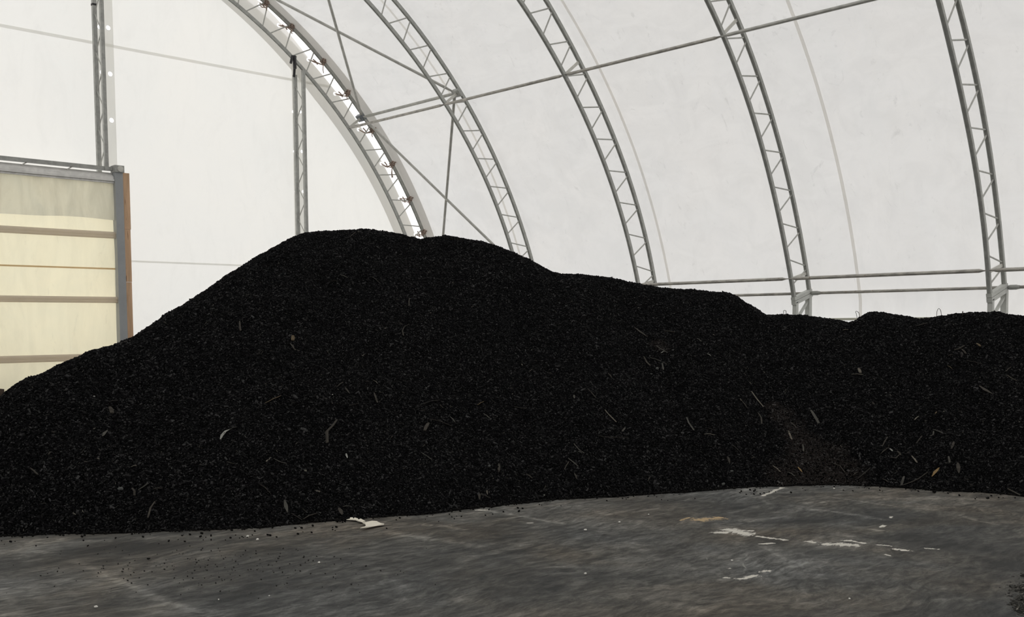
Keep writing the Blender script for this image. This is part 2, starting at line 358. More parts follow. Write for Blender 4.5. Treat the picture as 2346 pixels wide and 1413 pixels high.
def side_profile(right, th1):
    """points (x, z) from the floor up to angle th1 (measured from the horizontal on its own side)"""
    pts = [(XW, z) for z in np.linspace(0, CZ_+RM*math.sin(TH0), 6)]
    pts += [(CX_+RM*math.cos(t), CZ_+RM*math.sin(t)) for t in np.linspace(TH0, th1, 56)[1:]]
    if not right: pts = [(2*CX_-x, z) for x, z in pts]
    return pts
seams = [19.55+L*0+0 for _ in [0]]
seamY = [19.55-4.77*k for k in range(0, 8)]                       # 19.55, 14.78, 10.01, ...
edges = [YE]+[y for y in seamY if y > YB]+[YB]
for right in (True, False):
    root = tag(empty('wall_right' if right else 'wall_left', (XW if right else 2*CX_-XW, 5, 0)), kind='structure')
    pr = side_profile(right, PI/2)
    for a, b in zip(edges[:-1], edges[1:]):
        ny = 9
        G = np.zeros((len(pr), ny, 3))
        for j, y in enumerate(np.linspace(a, b, ny)):
            for i, (x, z) in enumerate(pr): G[i, j] = (x, y, z)
        MB().grid(G).build('fabric_panel', M['roof'], root, True)
    for y in edges[1:-1]:
        wS = .035
        G = np.zeros((len(pr), 2, 3))
        for j, yy in enumerate((y-wS, y+wS)):
            for i, (x, z) in enumerate(pr):
                dx, dz = CX_-x, (CZ_-z if z > 0.7 else 0); l = math.hypot(dx, dz)
                G[i, j] = (x+dx/l*.012, yy, z+dz/l*.012)
        MB().grid(G).build('weld_seam', M['seam'], root, True)
    # doubled roof edge beyond the first truss
    G = np.zeros((len(pr), 4, 3))
    for j, yy in enumerate(np.linspace(22.78, YE-.004, 4)):
        for i, (x, z) in enumerate(pr):
            dx, dz = CX_-x, (CZ_-z if z > 0.7 else 0); l = math.hypot(dx, dz)
            G[i, j] = (x+dx/l*.018, yy, z+dz/l*.018)
    MB().grid(G).build('edge_band', M['band'], root, True)
    # tie rail along the foot of the side fabric
    settle(root)
t = MB(); t.box((XW-.045, (YB+YE)/2, 1.640), (.025, (YE-YB)/2-.1, .024))
tag(t.build('trim_1', principled('pale_rail', (.60, .60, .50), .6, 0, .3, 3, .1)), kind='structure')

# ---- end wall
root = tag(empty('wall_end', (CX_, YF, 0)), kind='structure')
DX0, DX1, DZ = 5.55, 9.92, 5.10                     # doorway in the end wall
RH = 12.29
def half_w(z, r=RH):
    z0 = CZ_+r*math.sin(TH0)
    return r*math.cos(TH0) if z < z0 else math.sqrt(max(r*r-(z-CZ_)**2, 0))
zs1, zs2 = 3.14, 8.06
def end_panel(za, zb, x0=None, x1=None, Y=YF, n=14, r=RH):
    G = np.zeros((n, 2, 3))
    for i, z in enumerate(np.linspace(za, zb, n)):
        hw = half_w(z, r) if r < RM else (XW-CX_ if z < CZ_+RM*math.sin(TH0) else math.sqrt(max(r*r-(z-CZ_)**2, 0))); G[i, 0] = (x0 if x0 is not None else CX_-hw, Y, z); G[i, 1] = (x1 if x1 is not None else CX_+hw, Y, z)
    return MB().grid(G)
mb = MB()
G1 = end_panel(0, zs1, DX1, None); G2 = end_panel(0, zs1, None, DX0)
mb.v = G1.v[:]; mb.f = G1.f[:]; mb.add(G2.v, G2.f); mb.build('fabric_panel', M['end'], root)
mb = MB(); top = end_panel(DZ, zs2, n=24); r_ = end_panel(zs1, DZ, DX1, None); l_ = end_panel(zs1, DZ, None, DX0)
for q in (top, r_, l_): mb.add(q.v, q.f)
mb.build('fabric_panel', M['end'], root)
end_panel(zs2, CZ_+RH-.001, n=60).build('fabric_panel', M['end'], root)
hw = half_w(zs2)
end_panel(zs2-.035, zs2+.035, CX_-hw+.05, CX_+hw-.05, YF-.008, 2).build('weld_seam', M['hem_strip'], root)
end_panel(zs1-.022, zs1+.022, DX1+.05, XW-.1, YF-.008, 2).build('weld_seam', M['hem_strip'], root)
# curved hem that follows the first truss
rin = lambda th: 11.61+.22*max(0, (th-.84))/.29 if th < 1.13 else 11.83
rout = lambda th: 12.30+.19*max(0, (th-.9))/.13 if th < 1.03 else 12.48
ths = list(np.linspace(TH0+.005, PI/2, 70)); ths = ths+[PI-t for t in ths[::-1][1:]]
G = np.zeros((len(ths), 5, 3))
for i, th in enumerate(ths):
    t2 = min(th, PI-th); a = min(rin(t2), 11.83); b = min(rout(t2), 12.50)
    for j, r in enumerate(np.linspace(a, b, 5)):
        p = pol(th, r, YF-.012); p[0] = p[0]; G[i, j] = p
MB().grid(G).build('hem_band', M['end_band'], root)
for xa, xb, za, zb in ((9.70, 10.09, DZ+.12, 11.2), (14.83, 15.13, 0, 8.55)):
    end_panel(za, zb, xa, xb, YF-.02, 2).build('hem_strip', M['hem_strip'], root)
def ring(c, R, r, n=14, m=5, ax=(0, 1, 0)):
    pts = [np.array(c)+np.array((R*math.cos(2*PI*k/n), 0, R*math.sin(2*PI*k/n))) for k in range(n+1)]
    return MB().tube(pts, r, m, cap=False)
for h, rr in GROM_H: ring(h-np.array((0, .018, 0)), rr, .004).build('grommet', M['ring'], root)
for h, rr in GROM_P1+GROM_P2: ring(h-np.array((0, .008, 0)), rr, .004).build('grommet', M['ring'], root)
settle(root)
bw = tag(empty('wall_back', (CX_, YB, 0)), kind='structure')
end_panel(0, CZ_+RM-.001, n=50, Y=YB, r=RM).build('fabric_panel', M['roof'], bw); settle(bw)

# ------------------------------------------------------------------ arch trusses
import bisect
RAD = {  # measured radius of (inner, outer) chord per truss: list of (theta, r)
 0: ([(.30, 11.70), (.47, 11.71), (.56, 11.69), (.66, 11.69), (.84, 11.71), (.94, 11.76), (1.03, 11.775), (1.12, 11.80)], [(.30, 12.36), (.44, 12.375), (.53, 12.33), (.62, 12.32), (.75, 12.31), (.84, 12.355), (.91, 12.385), (.98, 12.425), (1.06, 12.43)]),
 1: ([(.40, 11.755), (.51, 11.77), (.66, 11.75), (.76, 11.74), (.89, 11.775), (1.01, 11.787)], [(.36, 12.365), (.42, 12.36), (.52, 12.345), (.67, 12.355), (.77, 12.36), (.86, 12.357), (.96, 12.37)]),
 2: ([(.32, 11.655), (.39, 11.665), (.49, 11.668), (.585, 11.678), (.74, 11.695), (.81, 11.715), (.91, 11.736)], [(.30, 12.276), (.36, 12.288), (.43, 12.295), (.56, 12.30), (.64, 12.303), (.78, 12.31), (.865, 12.37)]),
 3: ([(.28, 11.70), (.36, 11.70), (.43, 11.68), (.46, 11.68), (.54, 11.71), (.61, 11.73), (.67, 11.755), (.74, 11.785), (.81, 11.77)], [(.29, 12.35), (.34, 12.33), (.43, 12.325), (.52, 12.345), (.58, 12.365), (.65, 12.36), (.71, 12.37), (.775, 12.403)]),
 4: ([(.28, 11.60), (.34, 11.61), (.42, 11.67), (.48, 11.68), (.54, 11.68), (.60, 11.665), (.66, 11.675), (.72, 11.74)], [(.27, 12.30), (.33, 12.32), (.40, 12.325), (.46, 12.37), (.52, 12.40), (.58, 12.385), (.63, 12.37), (.69, 12.39)]),
 5: ([(.3, 11.69), (.8, 11.70)], [(.3, 12.33), (.8, 12.36)])}
COEF = {}
for k, (i_, o_) in RAD.items():
    for q, lst in (('i', i_), ('o', o_)):
        t = np.array([a for a, _ in lst]); r = np.array([b for _, b in lst])
        dg = 3 if len(lst) > 5 else 1
        COEF[k, q] = (np.polyfit(t, r, dg), t.min(), t.max())
def crad(k, q, th):
    th = min(th, PI-th); c, a, b = COEF[k, q]
    v = float(np.polyval(c, min(max(th, a), b)))
    lim = 1.25; base = RI if q == 'i' else 12.36
    if th > b: w = min(1, (th-b)/.3); v = v*(1-w)+base*w
    return min(v, 12.385) if q == 'o' else v
THK = .266
WEB0 = {0: .8167, 1: .8115, 2: .8101, 3: .8046, 4: .7947, 5: .7947}
ORD = ['against the end wall, first of the row', 'second from the end wall, with crossed brace pipes', 'third from the end wall', 'fourth from the end wall', 'fifth from the end wall, nearest the right edge', 'beyond the right edge of the photo, nearest the camera']
def chord_frames(k, q, th0, th1, n):
    fr = []
    for th in np.linspace(th0, th1, n):
        r = crad(k, q, th); e = np.array([math.cos(th), 0, math.sin(th)])
        fr.append((pol(th, r, Y0-L*k), e, np.array([0, 1.0, 0])))
    return fr
def chan(h):   # square tube with a shallow groove on the face turned to the inside of the hall
    return [(-h, -h), (-h, -h*.45), (-h*.72, -h*.40), (-h*.72, h*.40), (-h, h*.45), (-h, h), (h, h), (h, -h)]
truss = {}
for k in range(6):
    Y = Y0-L*k
    root = empty('arch_truss', (CX_+12*math.cos(THK), Y, 0)); truss[k] = root
    tag(root, 'grey galvanised steel arch truss ' + ORD[k], 'truss', 'arch trusses along the hall')
    for q, nm in (('i', 'inner_chord'), ('o', 'outer_chord')):
        MB().sweep(chord_frames(k, q, THK, PI-THK, 120), chan(.036 if q == 'i' else .036)).build(nm, M['steel'], root)
    # welded zigzag rods
    th = WEB0[k]-.0667*8
    def rod(ta, tb):
        a = pol(ta, crad(k, 'i', ta)+.03, Y); b = pol(tb, crad(k, 'o', tb)-.03, Y)
        MB().tube([a, b], .0165, 6).build('web_rod', M['steel_web'], root)
    while th < 1.62:
        if th > THK+.045 : rod(th, th-.0255)
        if th+.0207 > THK: rod(th+.0207, th-.0255+.0667-.0085)
        th += .0667
    # flat brackets that carry the purlin pipes
    for tb, dz in ((.745, 0), (.300, 0)):
        a = pol(tb+.002, crad(k, 'i', tb)+.03, Y+.0); b = pol(tb-.002, crad(k, 'o', tb)-.02, Y)
        MB().bar(a, b, .014, .030, (-math.sin(tb), 0, math.cos(tb))).build('purlin_bracket', M['steel_light'], root)
    # plates at the knee (arch foot and leg head, one on the other)
    ri, ro = crad(k, 'i', THK), crad(k, 'o', THK); e = np.array([math.cos(THK), 0, math.sin(THK)]); up = np.array([-math.sin(THK), 0, math.cos(THK)])
    a, b = pol(THK, ri-.045, Y), pol(THK, ro+.045, Y)
    MB().bar(a+up*.0, b+up*.0, .05, .035, up).build('foot_plate', M['leg'], root)
    MB().bar(a-up*.085, b-up*.085, .05, .042, up).build('head_plate', M['leg'], root)
    MB().bar(a-up*.083+np.array((.03, -.0505, 0)), a-up*.083+np.array((.095, -.0505, .017)), .004, .009, up).build('slot', M['black'], root)
    xi = (a-up*.1)[0]+.075; xo = XW-.185
    zi = (a-up*.1)[2]+.0; zo = (b-up*.1)[2]-.01
    MB().box((xi, Y, zi/2), (.045, .045, zi/2)).build('leg', M['leg'], root)
    MB().box((xo, Y, zo/2), (.052, .052, zo/2)).build('leg', M['leg'], root)
    zz = zo-.12; side = 1
    while zz > .35:
        z2 = zz-.40
        p1 = (xo-.03 if side else xi+.03, Y, zz); p2 = (xi+.03 if side else xo-.03, Y, z2)
        MB().bar(p1, p2, .022, .024, (0, 1, 0)).build('leg_brace', M['leg'], root); zz = z2-.03; side = 1-side
    MB().box(((xi+xo)/2, Y, .012), ((xo-xi)/2+.12, .1, .012)).build('base_plate', M['leg'], root)
    settle(root)

# ------------------------------------------------------------------ purlin pipes between the trusses
def pipe(name, a, b, r, m, flat=True, n=10):
    a = np.array(a, float); b = np.array(b, float); d = (b-a)/np.linalg.norm(b-a)
    if flat:
        pts = [a, a+d*.05, a+d*.14, b-d*.14, b-d*.05, b]; return MB().tube(pts, [r*.95, r*.95, r, r, r*.95, r*.95], n, flat=[.22, .25, .999, .999, .25, .22])
    return MB().tube([a, b], r, n)
BAY = ['between the end wall truss and the second truss', 'between the second and third trusses', 'between the third and fourth trusses', 'between the fourth and fifth trusses', 'right of the fifth truss']
X1p, Z1p = 16.384, 5.3502+CAMZ; X2p, Z2p = 18.873, .8846+CAMZ
for k in range(5):
    ya, yb = Y0-L*k-.01, Y0-L*(k+1)+.01
    dz = (.02 if k == 0 else 0)
    o = pipe('p', (X1p, ya, Z1p), (X1p, yb, Z1p), .034, None).build('purlin_pipe', M['pipe'] if k < 3 else M['pipe_clean'], None, True)
    tag(o, 'grey upper purlin pipe '+BAY[k], 'pipe', 'upper purlin pipes')
    o = pipe('p', (X2p, ya, Z2p), (X2p, yb, Z2p), .036, None).build('purlin_pipe', M['pipe'], None, True)
    tag(o, 'lower purlin pipe with flattened ends '+BAY[k], 'pipe', 'lower purlin pipes')
    # knee-height strut with its coupling sleeve
    xs_ = XW-.16; zs_ = .598+CAMZ
    root = empty('eave_strut', (xs_, ya, zs_))
    tag(root, 'lowest strut pipe with grey sleeve '+BAY[k], 'pipe', 'strut pipes at knee height')
    MB().tube([(xs_, ya-.18, zs_), (xs_, yb-.0, zs_)], .031, 10).build('pipe', M['pipe'], root, True)
    MB().tube([(xs_, ya-.05, zs_), (xs_, ya-.07, zs_), (xs_, ya-.19, zs_), (xs_, ya-.20, zs_), (xs_, ya-.25, zs_)], [.040, .047, .047, .042, .034], 12).build('coupling_sleeve', M['steel'], root, True)
    settle(root)

# ------------------------------------------------------------------ bracing of the first bay
tj = .744
J = lambda th, k, dr=0: pol(th, crad(k, 'o', th)-.10+dr, Y0-L*k)
def brace(a, b, r, label, m=M['pipe_clean']):
    a = np.array(a); b = np.array(b); d = (b-a)/np.linalg.norm(b-a)
    MBp = MB().tube([a, a+d*.08, a+d*.3, b-d*.3, b-d*.08, b], [r, r, r, r, r, r], 8, flat=[.25, .3, .999, .999, .3, .25])
    o = MBp.build('brace_pipe', m, None, True); tag(o, label, 'pipe', 'crossed brace pipes in the first bay'); return o
brace(J(tj, 0), J(tj, 1), .040, 'grey strut pipe just above the upper purlin in the first bay', M['pipe_clean'])
brace(J(tj, 1)+np.array((0, .05, 0)), J(1.17, 0), .036, 'brace pipe from the second truss bracket rising to the upper left')
brace(J(tj, 0)-np.array((0, .05, 0)), J(1.175, 1), .036, 'steep brace pipe rising from the end wall truss joint to the top edge')
brace(J(tj, 1)+np.array((-.02, .07, 0)), J(.30, 0), .036, 'nearly upright brace pipe dropping from the second truss behind the pile')
brace(J(tj, 0)-np.array((0, .07, 0)), J(.30, 1), .036, 'slanting brace pipe falling right behind the upright one to the pile')
# joint gussets belong to the trusses
for k in (0, 1):
    c = J(tj, k); g = MB().box(c, (.05, .13, .09), (np.array([math.cos(tj), 0, math.sin(tj)]), np.array([0, 1, 0]), np.array([-math.sin(tj), 0, math.cos(tj)])))
    o = g.build('gusset', M['dark_steel'] if k == 0 else M['steel'], truss[k]); o.matrix_parent_inverse = Matrix.Translation(-Vector(truss[k].location))

# ------------------------------------------------------------------ rope lashings along the first truss
names = ['rope lashing at the very top edge on the end wall truss', 'brown rope lashing, highest full knot on the end wall truss', 'rope lashing beside the black clamp on the end wall truss', 'rope lashing with a short tail midway above the pipe joint',
         'rope lashing just below the pipe joint of the end wall truss', 'rope lashing with a fat hanging tail under the joint', 'rope lashing second above the pile notch', 'lowest rope lashing touching the notch of the pile']
rth = [1.0533, .9838, .8871, .8032, .7051, .6159, .5253, .4408]
for n_, (th, (g, rr)) in enumerate(zip(rth, GROM_H)):
    rr_ = random.Random(n_+5)
    c = pol(th, crad(0, 'o', th), Y0); root = empty('rope_lashing', tuple(c)); tag(root, names[n_], 'rope', 'rope lashings along the end wall truss')
    e = np.array([math.cos(th), 0, math.sin(th)]); tg = np.array([-math.sin(th), 0, math.cos(th)]); yy = np.array([0, 1.0, 0])
    w = MB()
    for q in range(4):                                  # turns around the chord
        o_ = (q-1.5)*.035; s = .047
        loop = [c+tg*(o_+rr_.uniform(-.02, .02)*0)+e*s*a+yy*s*b for a, b in ((-1, -1), (-1.05, 0), (-1, 1), (0, 1.1), (1, 1), (1.05, 0), (1, -1), (0, -1.1), (-1, -1))]
        w.tube([p+tg*.03*(i/8) for i, p in enumerate(loop)], .013, 6)
    w.build('wrap', M['rope'], root, True)
    st = MB(); k0 = c-e*.07
    gg = np.array(g)-np.array((0, .03, 0))
    for q in range(3):
        mid = (k0+gg)/2+np.array([rr_.uniform(-.05, .05), 0, rr_.uniform(-.07, .03)])
        a0 = k0+tg*rr_.uniform(-.10, .10)
        st.tube([a0, (a0*.6+mid*.4), mid, gg*.7+mid*.3, gg], .012, 5)
    st.tube([(k0+gg)/2+tg*.09, (k0+gg)/2+np.array((0, -.03, 0)), (k0+gg)/2-tg*.09], .017, 5)
    st.build('lacing', M['rope'], root, True)
    kn = MB(); kp = c-e*.02+yy*-.08
    kn.tube([kp-tg*.05, kp-tg*.02+e*.03, kp+tg*.02-e*.03, kp+tg*.06+e*.04, kp+tg*.02+e*.09], [.012, .024, .028, .022, .012], 6)
    kn.tube([kp, kp+e*.14+tg*.02, kp+e*.21-tg*.01], [.014, .012, .018], 6)
    kn.build('knot', M['rope'], root, True)
    ln = (.14, .14, .26, .14, .16, .34, .12, .1)[n_]
    tl = MB(); tp = kp-e*.05
    tl.tube([tp, tp+np.array((-.02, 0, -ln*.3)), tp+np.array((-.03, 0, -ln*.65)), tp+np.array((-.01, .0, -ln))], [.011, .013, .02 if n_ == 5 else .012, .026 if n_ == 5 else .010], 6)
    tl.build('tail', M['rope'], root, True)
    settle(root)

# ------------------------------------------------------------------ end-wall posts (two-chord ladder posts)
def post(X, ztop_f, ztop_b, zbot, label, per=.86, w=.04):
    root = empty('wall_post', (X, Y0, zbot)); tag(root, label, 'post', 'lattice posts of the end wall')
    yf, yb = Y0-.20, Y0+.20
    MB().box((X, yf, (zbot+ztop_f)/2), (w, w, (ztop_f-zbot)/2)).build('chord', M['steel'], root)
    MB().box((X, yb, (zbot+ztop_b)/2), (w*1.15, w, (ztop_b-zbot)/2)).build('chord', M['steel'], root)
    z = zbot+.1; s = 0; zt = min(ztop_f, ztop_b)
    while z < zt-per/2:
        a = (X, yf+.03 if s else yb-.03, z); b = (X, yb-.03 if s else yf+.03, z+per/2)
        MB().tube([a, b], .0125, 6).build('web_rod', M['steel_web'], root); z += per/2; s = 1-s
    settle(root); return root
p1 = post(9.61, 10.45, 10.45, 5.12, 'tall lattice post of the end wall standing above the door frame')
for zb, r_ in ((8.87, .043),):
    b = MB().box((9.61, Y0+.20, zb), (.052, .046, .022)).build('strap', M['black'], p1); b.matrix_parent_inverse = Matrix.Translation(-Vector(p1.location))
b = MB().box((9.61, Y0-.20, 8.98), (.047, .047, .03)).build('splice_sleeve', M['steel'], p1); b.matrix_parent_inverse = Matrix.Translation(-Vector(p1.location))
p2 = post(14.845, 8.20, 8.16, 0.0, 'lattice post of the end wall with black top clamp, left of the pile peak')
tp_ = onY(676.5, 128, Y0-.06); bt_ = np.array([14.80, Y0+.17, 8.10])
for nm, mb_ in (('top_clamp', MB().tube([bt_, bt_*.5+tp_*.5, tp_], .034, 8).tube([tp_-np.array((.02, 0, .33)), tp_+np.array((-.03, 0, .0))], .046, 8)),):
    o = mb_.build(nm, M['black'], p2); o.matrix_parent_inverse = Matrix.Translation(-Vector(p2.location))
o = MB().tube([tp_+np.array((-.10, -.02, -.02)), tp_+np.array((-.16, -.03, -.22))], .035, 8).build('top_clamp', M['black'], p2); o.matrix_parent_inverse = Matrix.Translation(-Vector(p2.location))

# ------------------------------------------------------------------ curtain door in the end wall
YD = 22.9
d1 = tag(empty('door_1', (7.74, YD, 0)), 'wide fabric curtain door with grey frame', None, None, 'structure')
def bx(name, x0, x1, z0, z1, y0, y1, m, par=d1):
    o = MB().box(((x0+x1)/2, (y0+y1)/2, (z0+z1)/2), ((x1-x0)/2, (y1-y0)/2, (z1-z0)/2)).build(name, m, par)
    return o
zc = CAMZ
bx('header_beam', 5.45, 9.80, 3.53+zc, 3.61+zc, YD-.0, YD+.12, M['steel'])
for xa in np.arange(5.9, 9.6, .95):
    MB().bar((xa, YD+.05, 3.46+zc), (xa+.12, YD+.05, 3.535+zc), .012, .012).build('header_tab', M['steel_light'], d1)
# two-step track housing over the curtain
def vary(name, prof, m, x0=5.55, x1=9.76):
    fr = [(np.array([x, YD, zc]), np.array([0, 1.0, 0]), np.array([0, 0, 1.0])) for x in (x0, x1)]
    return MB().sweep(fr, prof).build(name, m, d1)
vary('track_housing', [(-.02, 3.39), (.10, 3.49), (.16, 3.49), (.16, 3.37), (-.02, 3.34)], M['grey_alu'])
vary('track_lip', [(-.06, 3.335), (-.06, 3.285), (.10, 3.285), (.10, 3.335)], M['grey_alu'])
vary('track_lip', [(-.03, 3.28), (-.03, 3.24), (.10, 3.24), (.10, 3.28)], M['grey_alu'])
for s, xc in ((1, 9.855), (-1, 5.62)):
    bx('jamb', xc-.09, xc+.09, 0, 3.56+zc, YD-.09, YD+.09, M['grey_paint'])
    bx('jamb_cap', xc-.10, xc+.115, 3.49+zc, 3.645+zc, YD-.12, YD+.12, M['steel'])
    MB().tube([(xc+.02, YD-.12, 3.565+zc), (xc+.02, YD-.145, 3.565+zc)], .07, 10).build('cap_bolt', M['steel_light'], d1)
    for za, zb in ((0, 1.02+zc), (1.025+zc, 2.22+zc), (2.225+zc, 3.50+zc)):
        dx = .012 if za > 3.5 else 0
        x0, x1 = (xc+.09, xc+.255+dx) if s > 0 else (xc-.255, xc-.09)
        bx('timber_board', x0, x1, za, zb, YD-.03+(.012 if za == 0 else 0), YD+.02, M['timber'])
# curtain cloth with gentle folds
def cloth(z0, z1, Y, amp, name, m, seed, x0=5.70, x1=9.775, nx=120, nz=60, jag=0):
    G = np.zeros((nx, nz, 3)); xs = np.linspace(x0, x1, nx)
    for j, z in enumerate(np.linspace(z0, z1, nz)):
        tt = (z-z0)/(z1-z0)
        w = amp*(vnoise(xs*2.2+tt*.6, np.full(nx, z*.9), seed)*2+vnoise(xs*6+tt, np.full(nx, z*1.6), seed+1))
        zz = z + (jag*(1-tt)*(vnoise(xs*.9, np.zeros(nx), seed+2)) if jag else 0)
        G[:, j, 0] = xs; G[:, j, 1] = Y+w; G[:, j, 2] = zz
    return MB().grid(G).build(name, m, d1, True)
cloth(.05, 3.30+zc, YD+.085, .030, 'curtain', M['curtain'], 31)
cloth(2.42+zc, 3.30+zc, YD+.03, .028, 'curtain_valance', M['valance'], 41, nz=20, jag=.05)
bands = [(2.075, .075), (.61, .07), (-.68, .078)]
for zc_, h in bands:
    fr = [(np.array([x, YD, zc]), np.array([0, 1.0, 0]), np.array([0, 0, 1.0])) for x in (5.70, 9.775)]
    z = zc_
    MB().sweep(fr, [(.03, z-h), (-.01, z-h*.98), (-.03, z-h*.6), (-.02, z-h*.15), (-.035, z+h*.05), (-.045, z+h*.5), (-.01, z+h), (.03, z+h)]).build('curtain_rail', M['pocket'], d1)
bx('curtain_cord', 5.70, 9.775, 1.300+zc, 1.336+zc, YD+.055, YD+.06, M['tape'])
settle(d1)

# dark wooden block at the foot of the curtain
pb = onY(9, 891, 21.6)
root = empty('wooden_crate', (6.2, 21.9, 0)); tag(root, 'dark brown wooden crate corner peeking over the pile at the far left edge', 'crate')
x1 = float(pb[0]); x0 = x1-1.0; zt = float(pb[2])
for q in range(3):
    z0 = q*zt/3+.01; z1 = (q+1)*zt/3
    MB().box(((x0+x1)/2, 21.6, (z0+z1)/2), ((x1-x0)/2, .02, (z1-z0)/2)).build('plank', M['wood_block'], root)
    MB().box(((x0+x1)/2, 22.3, (z0+z1)/2), ((x1-x0)/2, .02, (z1-z0)/2)).build('plank', M['wood_block'], root)
    MB().box((x1-.02, 21.95, (z0+z1)/2), (.02, .33, (z1-z0)/2)).build('plank', M['wood_block'], root)
    MB().box((x0+.02, 21.95, (z0+z1)/2), (.02, .33, (z1-z0)/2)).build('plank', M['wood_block'], root)
settle(root)

# ------------------------------------------------------------------ the pile of black bark mulch
def bark(name, base, hi, spread, brown=True, rough=.75, spec=.25, gl=1.0):
    m, nt, out = mat(name); b = N(nt, 'ShaderNodeBsdfPrincipled'); P = position(nt)
    oi = N(nt, 'ShaderNodeObjectInfo').outputs['Random']
    c = ramp(nt, oi, [(0, base), (spread, tuple(x*1.8 for x in base)), (.9, hi), (1.0, tuple(x*2.6 for x in hi))]).outputs[0]
    if brown:
        # brownish trickle on the right half of the slope, as a colour of the chips there
        best = None
        for (a, bb, w) in BROWN:
            n = N(nt, 'ShaderNodeVectorMath', operation='DISTANCE'); nt.links.new(P, n.inputs[0]); n.inputs[1].default_value = tuple(a)
            v = math_(nt, 'DIVIDE', n.outputs['Value'], w)
            best = v if best is None else math_(nt, 'MINIMUM', best, v)
        nn = noise(nt, P, 5, 4, .6)
        v = math_(nt, 'ADD', best, math_(nt, 'MULTIPLY', math_(nt, 'SUBTRACT', nn, .5), 1.6))
        k = ramp(nt, v, [(.45, (1, 1, 1)), (1.0, (0, 0, 0))]).outputs[0]
        cb = mixc(nt, 1.0, c, (.0125, .0098, .0082), 'ADD'); c = mixc(nt, k, c, cb)
    nt.links.new(c, b.inputs['Base Color']); b.inputs['Roughness'].default_value = rough; b.inputs['Specular IOR Level'].default_value = spec
    nt.links.new(b.outputs[0], out.inputs[0]); return m
SIL = [(-700, 1215), (-550, 1180), (-350, 1100), (-150, 990), (0, 905), (30, 881), (60, 863), (100, 849), (150, 827), (200, 804), (262, 787), (300, 770), (340, 745), (372, 722), (380, 716), (420, 695), (460, 668), (500, 640), (545, 612), (580, 590),
       (620, 567), (660, 545), (690, 532), (720, 528), (760, 525), (800, 521), (850, 523), (890, 527), (930, 537), (962, 545), (985, 540), (1020, 537), (1060, 541), (1100, 549), (1140, 561), (1180, 577), (1215, 592), (1258, 617), (1270, 621), (1300, 624),
       (1350, 628), (1400, 633), (1430, 640), (1470, 648), (1520, 657), (1600, 662), (1665, 667), (1690, 675), (1710, 690), (1740, 708), (1755, 718), (1790, 717), (1830, 719), (1870, 722), (1945, 735), (1955, 732), (1970, 723), (1990, 714), (2010, 712), (2040, 715),
       (2080, 722), (2110, 726), (2150, 720), (2200, 715), (2250, 710), (2290, 712), (2330, 718), (2346, 721), (2450, 735), (2700, 790), (3000, 880), (3400, 1010), (3900, 1150)]
BAS = [(-700, 1250), (-550, 1245), (-350, 1240), (-150, 1232), (0, 1228), (100, 1224), (220, 1221), (370, 1216), (480, 1213), (600, 1208), (640, 1203), (700, 1194), (790, 1189), (900, 1183), (1000, 1174), (1060, 1165), (1150, 1157), (1200, 1150), (1300, 1141), (1400, 1135),
       (1546, 1127), (1650, 1120), (1750, 1114), (1800, 1111), (1900, 1109), (2000, 1112), (2100, 1118), (2200, 1124), (2280, 1128), (2346, 1137), (2450, 1142), (2700, 1150), (3000, 1160), (3400, 1175), (3900, 1190)]
def azel(x, y):
    r = ray(x, y); return math.atan2(r[0], r[1]), r[2]/math.hypot(r[0], r[1])
sa = np.array([azel(*p) for p in SIL]); ba = np.array([azel(*p) for p in BAS])
o_ = np.argsort(sa[:, 0]); sa = sa[o_]; o_ = np.argsort(ba[:, 0]); ba = ba[o_]
NA, ND = 1300, 420
az = np.linspace(sa[0, 0]+.001, min(sa[-1, 0], ba[-1, 0])-.001, NA)
tE = np.interp(az, sa[:, 0], sa[:, 1]); tB = np.interp(az, ba[:, 0], ba[:, 1])
db = -CAMZ/tB
ker = np.exp(-np.linspace(-2, 2, 21)**2); ker /= ker.sum()
db = np.convolve(np.pad(db, 10, 'edge'), ker, 'valid')
db = db + .05*vnoise(az*28, az*0, 12)+.03*vnoise(az*90, az*0, 13)
s_ = .60
ker2 = np.exp(-np.linspace(-2, 2, 91)**2); ker2 /= ker2.sum()
tEs = np.convolve(np.pad(tE, 45, 'edge'), ker2, 'valid')
dc = (CAMZ+s_*db)/(s_-tEs); dc = np.maximum(dc, db+.25); hc = CAMZ+dc*tEs
dc = dc + .35*vnoise(az*9, az*0, 14)
u = np.linspace(0, 1, ND)
# grid: three quarters of the rows on the visible face
ud = np.where(u < .8, u/.8*1.06, 1.06+(u-.8)/.2*.8)
D = (db-.10)[:, None] + ud[None, :]*(dc-db+.10)[:, None]
line = (hc/(dc-db))[:, None]*1.04*(D-db[:, None])
back = (hc+.05)[:, None]-.30*(D-dc[:, None])
kk = .30
hmix = np.clip(.5+.5*(back-line)/kk, 0, 1)
Hh = back*(1-hmix)+line*hmix-kk*hmix*(1-hmix)
PX = D*np.sin(az)[:, None]; PY = D*np.cos(az)[:, None]
fade = np.clip((D-db[:, None])/.8, 0, 1)
gul = .14*vnoise(az[:, None]*22+D*.25, D*.35, 21)+.07*vnoise(az[:, None]*55+D*.3, D*.7, 22)
Hh = Hh+fade*(gul+.05*vnoise(PX*2.6, PY*2.6, 23))
